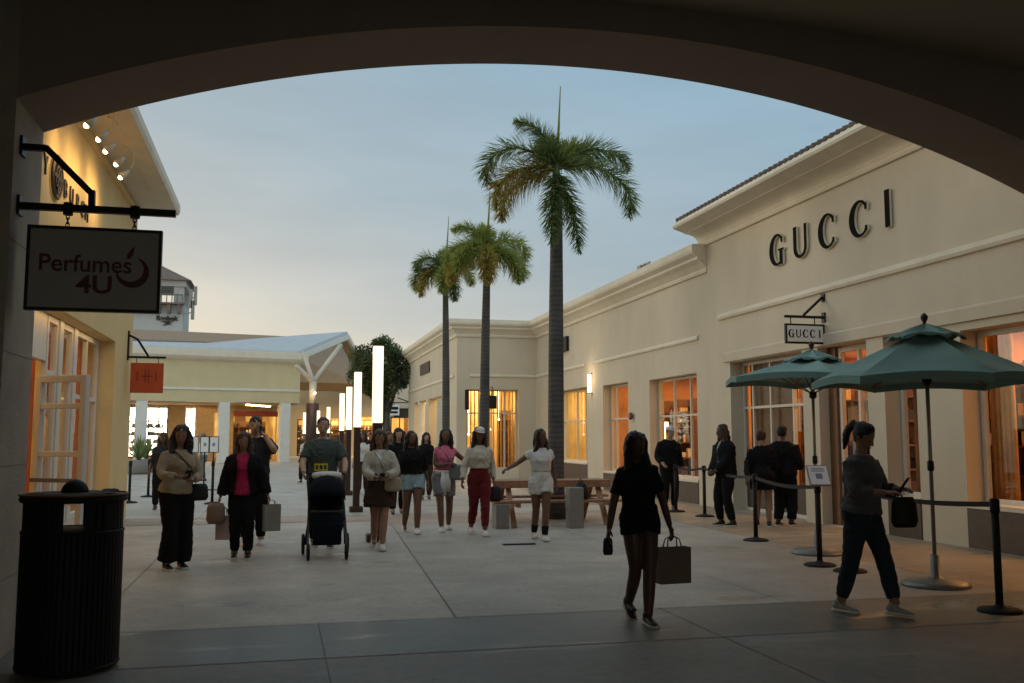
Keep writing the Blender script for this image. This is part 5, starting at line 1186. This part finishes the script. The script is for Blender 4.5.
# 14 ponytail woman
p = G(866, 614); q = person(p, R(-152), 1.67, 'woman with a ponytail in charcoal top walking right and looking at her phone', skin='mid', rf=(.08, -.20, .0), lf=(-.05, .26, .0), rh=(.12, .30, 1.10), lh=(-.10, .33, 1.12), repole=(.7, -.5, -1), lepole=(-.7, -.5, -1), hnod=.35, girth=1.12, hair=('black', 'pony'), top=(GRY2, 1.55, .92, .03), pants=(NAVY, 1.86, .012, 0), shoes=(SHG, .0), vox=.010)
mid = (q['rh']+q['lh'])/2; phone(mid+Vector((.02, -.01, .05)), R(-140), 'dark phone held up by the woman with the ponytail', -.6)
pouch(q['lh']+Vector((-.02, .02, -.20)), .26, .12, .26, M_black, 'black handbag hanging from the arm of the ponytail woman', strap=[q['lh']+Vector((-.02, .02, -.10)), q['lh']+Vector((-.06, .02, -.02)), q['lh']+Vector((-.08, .03, -.10))])
# 1 woman tan
p = G(174, 569); q = person(p, R(150+80), 1.70, 'woman in tan sweater and wide black trousers looking at her phone', skin='mid', girth=1.14, rf=(.10, .03, 0), lf=(-.10, -.04, 0), rh=(.10, .30, 1.10), lh=(-.08, .28, 1.06), repole=(.9, -.3, -.8), lepole=(-.9, -.3, -.8), hnod=.2, hyaw=-.5, hair=('black', 'curly'), top=(TAN, 1.85, .92, .018), pants=(BLK, 1.95, .025, .045), shoes=(SHB, 0))
q['root'].rotation_euler.z = R(205)
wm = Matrix.Translation(p) @ Matrix.Rotation(R(205), 4, 'Z') @ Matrix.Scale(1.0, 4)
phone(wm @ Vector((.01, .37, 1.12)), R(205), 'dark phone in the hands of the woman in tan', -.8)
pouch(wm @ Vector((-.23, .08, .90)), .26, .10, .2, M_black, 'black crossbody bag worn by the woman in tan', strap=[wm @ Vector((-.20, .10, .98)), wm @ Vector((-.10, .185, 1.20)), wm @ Vector((.05, .15, 1.36)), wm @ Vector((.11, .03, 1.44)), wm @ Vector((.1, -.09, 1.40))], rz=R(205))
# 2 woman pink + black jacket
p = G(241, 558); q = person(p, FC, 1.62, 'woman in magenta shirt and open black jacket carrying bags', skin='mid', girth=1.12, rf=(.09, .0, 0), lf=(-.09, .10, 0), rh=(.30, .05, .80), lh=(-.34, .10, .84), hair=('brown', 'mid'), top=(MAG, .6, .86, .015), jacket=(BLK, 1.92, .86, .03, .085), pants=(BLK, 1.93, .015, .0), shoes=(SHB, 0), hnod=.12)
bag('shopping_bag', q['lh']+Vector((.03, 0, -.0)), .22, .12, .34, mat('grey green paper', (.25, .25, .21), .7), 'pale grey shopping bag in the left hand of the woman in magenta', 'shopping bag', .3, .06, M_signlite)
pouch(q['rh']+Vector((-.03, -.03, -.14)), .24, .14, .26, mat('brown leather', (.20, .13, .09), .5), 'brown slouchy handbag held by the woman in magenta', strap=[q['rh']+Vector((-.07, -.03, -.04)), q['rh']+Vector((-.03, -.03, .01)), q['rh']+Vector((.03, -.03, -.04))])
bag('shopping_bag', q['rh']+Vector((.07, .03, -.06)), .20, .10, .30, mat('pale pink plastic', (.36, .28, .26), .4), 'pale pink plastic bag beside the knee of the woman in magenta', 'shopping bag', -.2, .12)
# 3 man behind with hand to ear
p = PY(256, 430, 14.6); p.z = 0; q = person(p, FC, 1.86, 'tall dark haired man behind the woman in magenta holding a phone to his ear', male=True, skin='light', rf=(.1, .05, 0), lf=(-.1, -.05, 0), rh=(.28, .05, .85), lh=(-.13, .15, 1.43), lepole=(-.6, -.2, -1), hair=('black', 'short'), top=(CHAR, .8, .90, .03), pants=(BLK, 1.93, .02, 0), shoes=(SHW, 0))
phone(q['lh']+Vector((-.02, -.02, .03)), FC+.9, 'dark phone at the ear of the tall man behind', .2)
# 4 man stroller
p = PY(324, 430, 14.1); p.z = 0; q = person(p, FC, 1.84, 'man in grey green t-shirt pushing the stroller', male=True, skin='light', hnod=.12, rf=(.1, -.10, 0), lf=(-.1, .12, 0), rh=(.26, .34, .98), lh=(-.26, .34, .98), repole=(.9, -.6, -.5), lepole=(-.9, -.6, -.5), hair=('brown', 'short'), top=(OLV, .85, .88, .03), pants=(BLK, 1.93, .02, 0), shoes=(SHB, 0))
# stroller
sp = G(326, 557); st = empty('stroller', sp, 'dark navy baby stroller seen from the front, pushed by the man', 'stroller', None, FC)
M_nv = fab('navy canopy', (.006, .008, .013)); 
for x in (-.25, .25):
    mb = MB(); mb.bar((x, .32, .12), (x*.9, -.25, .72), .03); mb.bar((x*.9, -.25, .72), (x, -.42, 1.06), .03); mb.bar((x*1.05, -.30, .14), (x*.9, .0, .52), .03); mb.build('frame', M_dark, st)
mb = MB(); mb.bar((-.25, -.42, 1.06), (.25, -.42, 1.06), .035); mb.build('handle', M_dark, st)
mb = MB(); mb.tube([(0, .22, .28), (0, .18, .42), (0, .0, .50), (0, -.16, .66), (0, -.25, .88)], [(.17, .06), (.21, .08), (.22, .10), (.22, .09), (.2, .05)], 16, True, ref=(1, 0, 0)); mb.build('seat', M_nv, st, True)
mb = MB(); vs = []; 
for i in range(9):
    a = R(15+i*16)
    for j in range(9):
        b = PI*j/8; vs.append((.25*math.cos(b), -.12+math.cos(a)*.34*math.sin(b)**.5*1.0, .72+math.sin(a)*.34*math.sin(b)**.6 if True else 0))
mb.add(vs, [(i*9+j, i*9+j+1, (i+1)*9+j+1, (i+1)*9+j) for i in range(8) for j in range(8)]); o = mb.build('canopy', M_nv, st, True, fix=False); so = o.modifiers.new('s', 'SOLIDIFY'); so.thickness = .01
mb = MB(); mb.box(-.18, .18, .10, .30, .18, .46); mb.build('footrest', M_nv, st, bevel=.03)
mb = MB(); mb.tube([(-.2, .16, .60), (-.12, .26, .60), (.12, .26, .60), (.2, .16, .60)], .02, 8); mb.build('bumper_bar', M_dark, st, True)
for x, y, r_ in ((-.29, -.30, .13), (.29, -.30, .13), (-.24, .34, .095), (.24, .34, .095)):
    mb = MB(); mb.tube([(x, y+r_*math.cos(t*PI/12), r_+.012+r_*math.sin(t*PI/12)*.92) for t in range(25)], .020, 8, ref=(1, 0, 0)); wh = mb.build('wheel', M_black, st, True)
    mb = MB()
    for t in range(5): mb.bar((x, y, r_+.01), (x, y+r_*math.cos(t*PI*.4), r_+.01+r_*.9*math.sin(t*PI*.4)), .012)
    mb.build('rim', M_silver, wh)
blk_ = MB(); blk_.tube([(0, -.16, 1.02), (0, -.2, 1.07), (0, -.32, 1.05), (0, -.40, 1.0)], [(.19, .03), (.2, .04), (.19, .04), (.16, .02)], 14, True, ref=(1, 0, 0))
wmS = Matrix.Translation(sp) @ Matrix.Rotation(FC, 4, 'Z'); blk_.xf(Matrix.Rotation(FC, 4, 'Z')); tag(blk_.build('blanket', WHT, None, True, loc=sp), 'pale cloth folded over the top of the stroller', 'blanket')
e = empty('snack_box', PY(321, 467, sp.y+.55), 'small bright yellow box with legs held above the stroller', 'box'); M_yl = mat('bright yellow plastic', (.62, .42, .02), .5)
mb = MB(); mb.box(-.09, .09, -.04, .04, .03, .045); mb.box(-.09, .09, -.04, .04, -.05, -.035)
for x in (-.08, -.03, .03, .08): mb.box(x-.008, x+.008, -.04, -.03, -.035, .03)
mb.build('crate_body', M_yl, e)
# 5 cardigan woman
p = G(379, 549); q = person(p, FC, 1.66, 'woman in cream cardigan and dark skirt looking down at her hands', skin='mid', rf=(.05, -.24, .05), lf=(-.02, .22, .0), rh=(.06, .27, 1.02), lh=(-.05, .27, 1.04), repole=(1, -.3, -.7), lepole=(-1, -.3, -.7), hnod=.3, hair=('brown', 'long'), top=(WHT, 1.2, .95, .012), jacket=(OFFW, 1.85, .93, .015, .06), skirt=(BRN, .60, .235), shoes=(SHW, .03))
phone((q['rh']+q['lh'])/2+Vector((0, -.03, .03)), FC, 'phone held in both hands by the woman in the cream cardigan', -.8)
pouch(q['W'] @ Vector((-.17, .16, .93)), .24, .09, .20, mat('beige leather', (.33, .27, .19), .5), 'beige crossbody bag of the woman in the cream cardigan', strap=[q['W'] @ Vector(v) for v in ((-.14, .17, 1.0), (-.02, .185, 1.2), (.10, .10, 1.40))], rz=FC)
# 6 black tee denim shorts
p = G(412, 533); person(p, FC, 1.66, 'woman in black t-shirt and pale denim shorts walking', skin='dark', girth=1.12, rf=(.10, -.22, .05), lf=(-.05, .24, 0), rh=(.27, .14, .84), lh=(-.28, -.08, .83), hair=('black', 'mid'), top=(BLK, 1.2, .95, .025), pants=(LBLUE, .42, .03, .0), shoes=(SHW, 0), hyaw=.3)
# 7 pink top
p = G(443, 531); q = person(p, FC, 1.70, 'woman in pink top with a pale jacket tied round her waist', skin='dark', girth=1.02, rf=(.06, .20, 0), lf=(-.12, -.16, .02), rh=(-.06, .20, 1.12), lh=(-.30, .16, 1.10), repole=(1, -.2, -.8), lepole=(-1, -.2, -.8), hair=('black', 'long'), top=(PNK, .3, .98, .01), pants=(GRY, .75, .03, 0), shoes=(SHW, 0))
tj = MB(); tj.tube([(-.15, .08, .98), (0, .15, .97), (.15, .08, .98)], [(.05, .03), (.05, .03), (.05, .03)], 10); tj.tube([(.02, .155, .98), (.03, .17, .80), (.01, .16, .60)], [(.04, .02), (.055, .02), (.035, .012)], 10, ref=(1, 0, 0)); tj.tube([(-.02, .155, .98), (-.05, .17, .84), (-.06, .16, .66)], [(.035, .02), (.05, .02), (.03, .012)], 10, ref=(1, 0, 0)); tj.build('tied_jacket', WHT, q['root'], True)
pouch(q['W'] @ Vector((-.20, .17, .98)), .26, .11, .26, GRY, 'grey bag on a strap of the woman in pink', strap=[q['W'] @ Vector(v) for v in ((-.18, .18, 1.08), (-.05, .18, 1.24), (.10, .06, 1.42))], rz=FC)
# 8 white cap woman
p = G(479, 535); q = person(p, FC, 1.72, 'woman in white cap, cream blouse and dark red trousers', skin='dark', rf=(.09, -.20, .04), lf=(-.05, .22, 0), rh=(.29, .10, .86), lh=(-.24, -.02, .86), hair=('black', 'long'), cap=WHT, top=(CREAM, 1.85, 1.0, .025), pants=(DRED, 1.85, .015, .0), shoes=(SHW, 0))
pouch(q['lh']+Vector((.02, 0, -.15)), .2, .1, .24, M_black, 'black bag held low by the woman in the white cap', strap=[q['lh']+Vector((-.03, 0, -.04)), q['lh']+Vector((0.02, 0, .01)), q['lh']+Vector((.05, 0, -.05))])
# 9 white outfit arm out
p = G(541, 540); q = person(p, FC, 1.68, 'woman in white crop top and white shorts reaching out one arm', skin='dark', rf=(.05, -.22, .03), lf=(.0, .22, 0), rh=(.56, .10, 1.10), lh=(-.24, .02, .84), repole=(.3, -1, -.6), hair=('black', 'long'), top=(WHT, .45, 1.04, .008), pants=(WHT, .45, .03, 0), socks=BLK, shoes=(SHW, 0), hyaw=.7)
# 11 white cap man
p = PY(668, 440, 19.2); p.z = 0; q = person(p, FC, 1.80, 'man in white cap and black jacket standing behind the near woman', male=True, skin='light', rf=(.11, 0, 0), lf=(-.11, 0, 0), rh=(.2, .18, .95), lh=(-.29, .02, .84), hair=('grey', 'short'), cap=WHT, top=(BLK, 1.85, .88, .035), pants=(BLK, 1.93, .02, 0), shoes=(SHB, 0))
MB().box(-.13, -.09, .135, .142, 1.24, 1.29).build('badge', M_signlite, q['root'])
# 12 guard
p = G(727, 526); q = person(p, R(90+10), 1.78, 'guard with long locks in a black suit standing sideways by the entrance', male=True, skin='dark', rf=(.10, .05, 0), lf=(-.10, -.04, 0), rh=(.06, .26, .92), lh=(-.06, .26, .92), repole=(.8, -1, -.4), lepole=(-.8, -1, -.4), hair=('black', 'long'), top=(WHT, 1.85, .95, .0), jacket=(BLK, 1.88, .80, .03, .035), pants=(BLK, 1.93, .02, 0), shoes=(SHB, 0))
# 13 couple from behind
p = G(764, 527); q = person(p, R(-30), 1.68, 'woman in black top and shorts seen from behind at the shop entrance', skin='mid', rf=(.09, 0, 0), lf=(-.12, .08, 0), rh=(.12, .25, 1.1), lh=(-.28, .02, .84), hair=('red', 'short'), top=(BLK, 1.5, .86, .06), pants=(BLK, .55, .05, 0), shoes=(SHB, 0))
bp2 = empty('handbag', q['W'] @ Vector((-.27, -.05, 1.05)), 'black bag with pale stripes on the shoulder of the woman seen from behind', 'handbag', None, R(-30))
MB().box(-.04, .04, -.12, .12, -.14, .12).build('bag_body', M_black, bp2, bevel=.02); mb = MB()
for z in (-.06, -.02, .02): mb.box(-.043, .043, -.08, .08, z, z+.012)
mb.build('stripe', GRY, bp2); MB().tube([(0, -.08, .12), (.03, 0, .36), (0, .08, .12)], .008, 6).build('strap', M_black, bp2)
p = G(785, 526); person(p, R(-50), 1.76, 'broad man in black hoodie seen from behind at the shop entrance', male=True, skin='dark', girth=1.15, rf=(.1, .05, 0), lf=(-.1, -.04, 0), rh=(.2, .25, 1.0), lh=(-.26, .15, .95), hair=('black', 'short'), top=(BLK, 1.9, .86, .06), pants=(BLK, 1.93, .03, 0), shoes=(SHB, 0))
# background walkers
BG = [((306, 440, 34), 'woman in pale top far away left of the man with the stroller', OFFW, BLK, 'brown', 'mid', 1.66, 2.4), ((363, 440, 27), 'distant walker in white top between the light columns', WHT, BRN, 'black', 'mid', 1.7, 3.1),
      ((398, 440, 19.5), 'person in black walking behind the woman in denim shorts', BLK, BLK, 'black', 'mid', 1.74, 3.1), ((390, 440, 23), 'distant person in dark brown behind the cream cardigan', BRN, NAVY, 'brown', 'long', 1.7, 3.3), ((404, 440, 28), 'distant person in charcoal near the far shops', CHAR, BLK, 'black', 'short', 1.75, 0), ((426, 440, 24), 'person in black half hidden between two walking women', BLK, BRN, 'black', 'long', 1.68, 3.1),
      ((204, 440, 36), 'distant person in pale shirt by the poster boards', WHT, GRY, 'grey', 'short', 1.70, 1.2), ((163, 440, 22), 'person in dark top partly hidden behind the woman in tan', CHAR, BLK, 'brown', 'mid', 1.66, 3.1), ((267, 440, 46), 'distant person in black under the pavilion', BLK, BLK, 'black', 'mid', 1.7, .4), ((370, 440, 40), 'tiny distant walker in black at the far shops', BLK, BLK, 'black', 'short', 1.74, 3.1), ((338, 440, 48), 'tiny distant walker in cream at the far shops', CREAM, NAVY, 'brown', 'mid', 1.68, .3), ((414, 440, 44), 'tiny distant walker in tan by the awning sign', TAN, NAVY, 'black', 'short', 1.72, 2.0)]
for k, ((px_, py_, Y), lab, tp, pn, hc_, hs_, H_, ro) in enumerate(BG):
    p = PY(px_, py_, Y); p.z = 0
    person(p, ro, H_, lab, 'walkers in the background', male=hs_ == 'short', skin=('mid', 'dark', 'light')[k % 3], vox=.022, rf=(.1, .12, 0), lf=(-.1, -.12, 0), hair=(hc_, hs_), top=(tp, 1.2, .92, .03), pants=(pn, 1.9, .02, 0), shoes=(SHB, 0))
for o in list(bpy.data.objects):
    if '_w' in o: del o['_w']
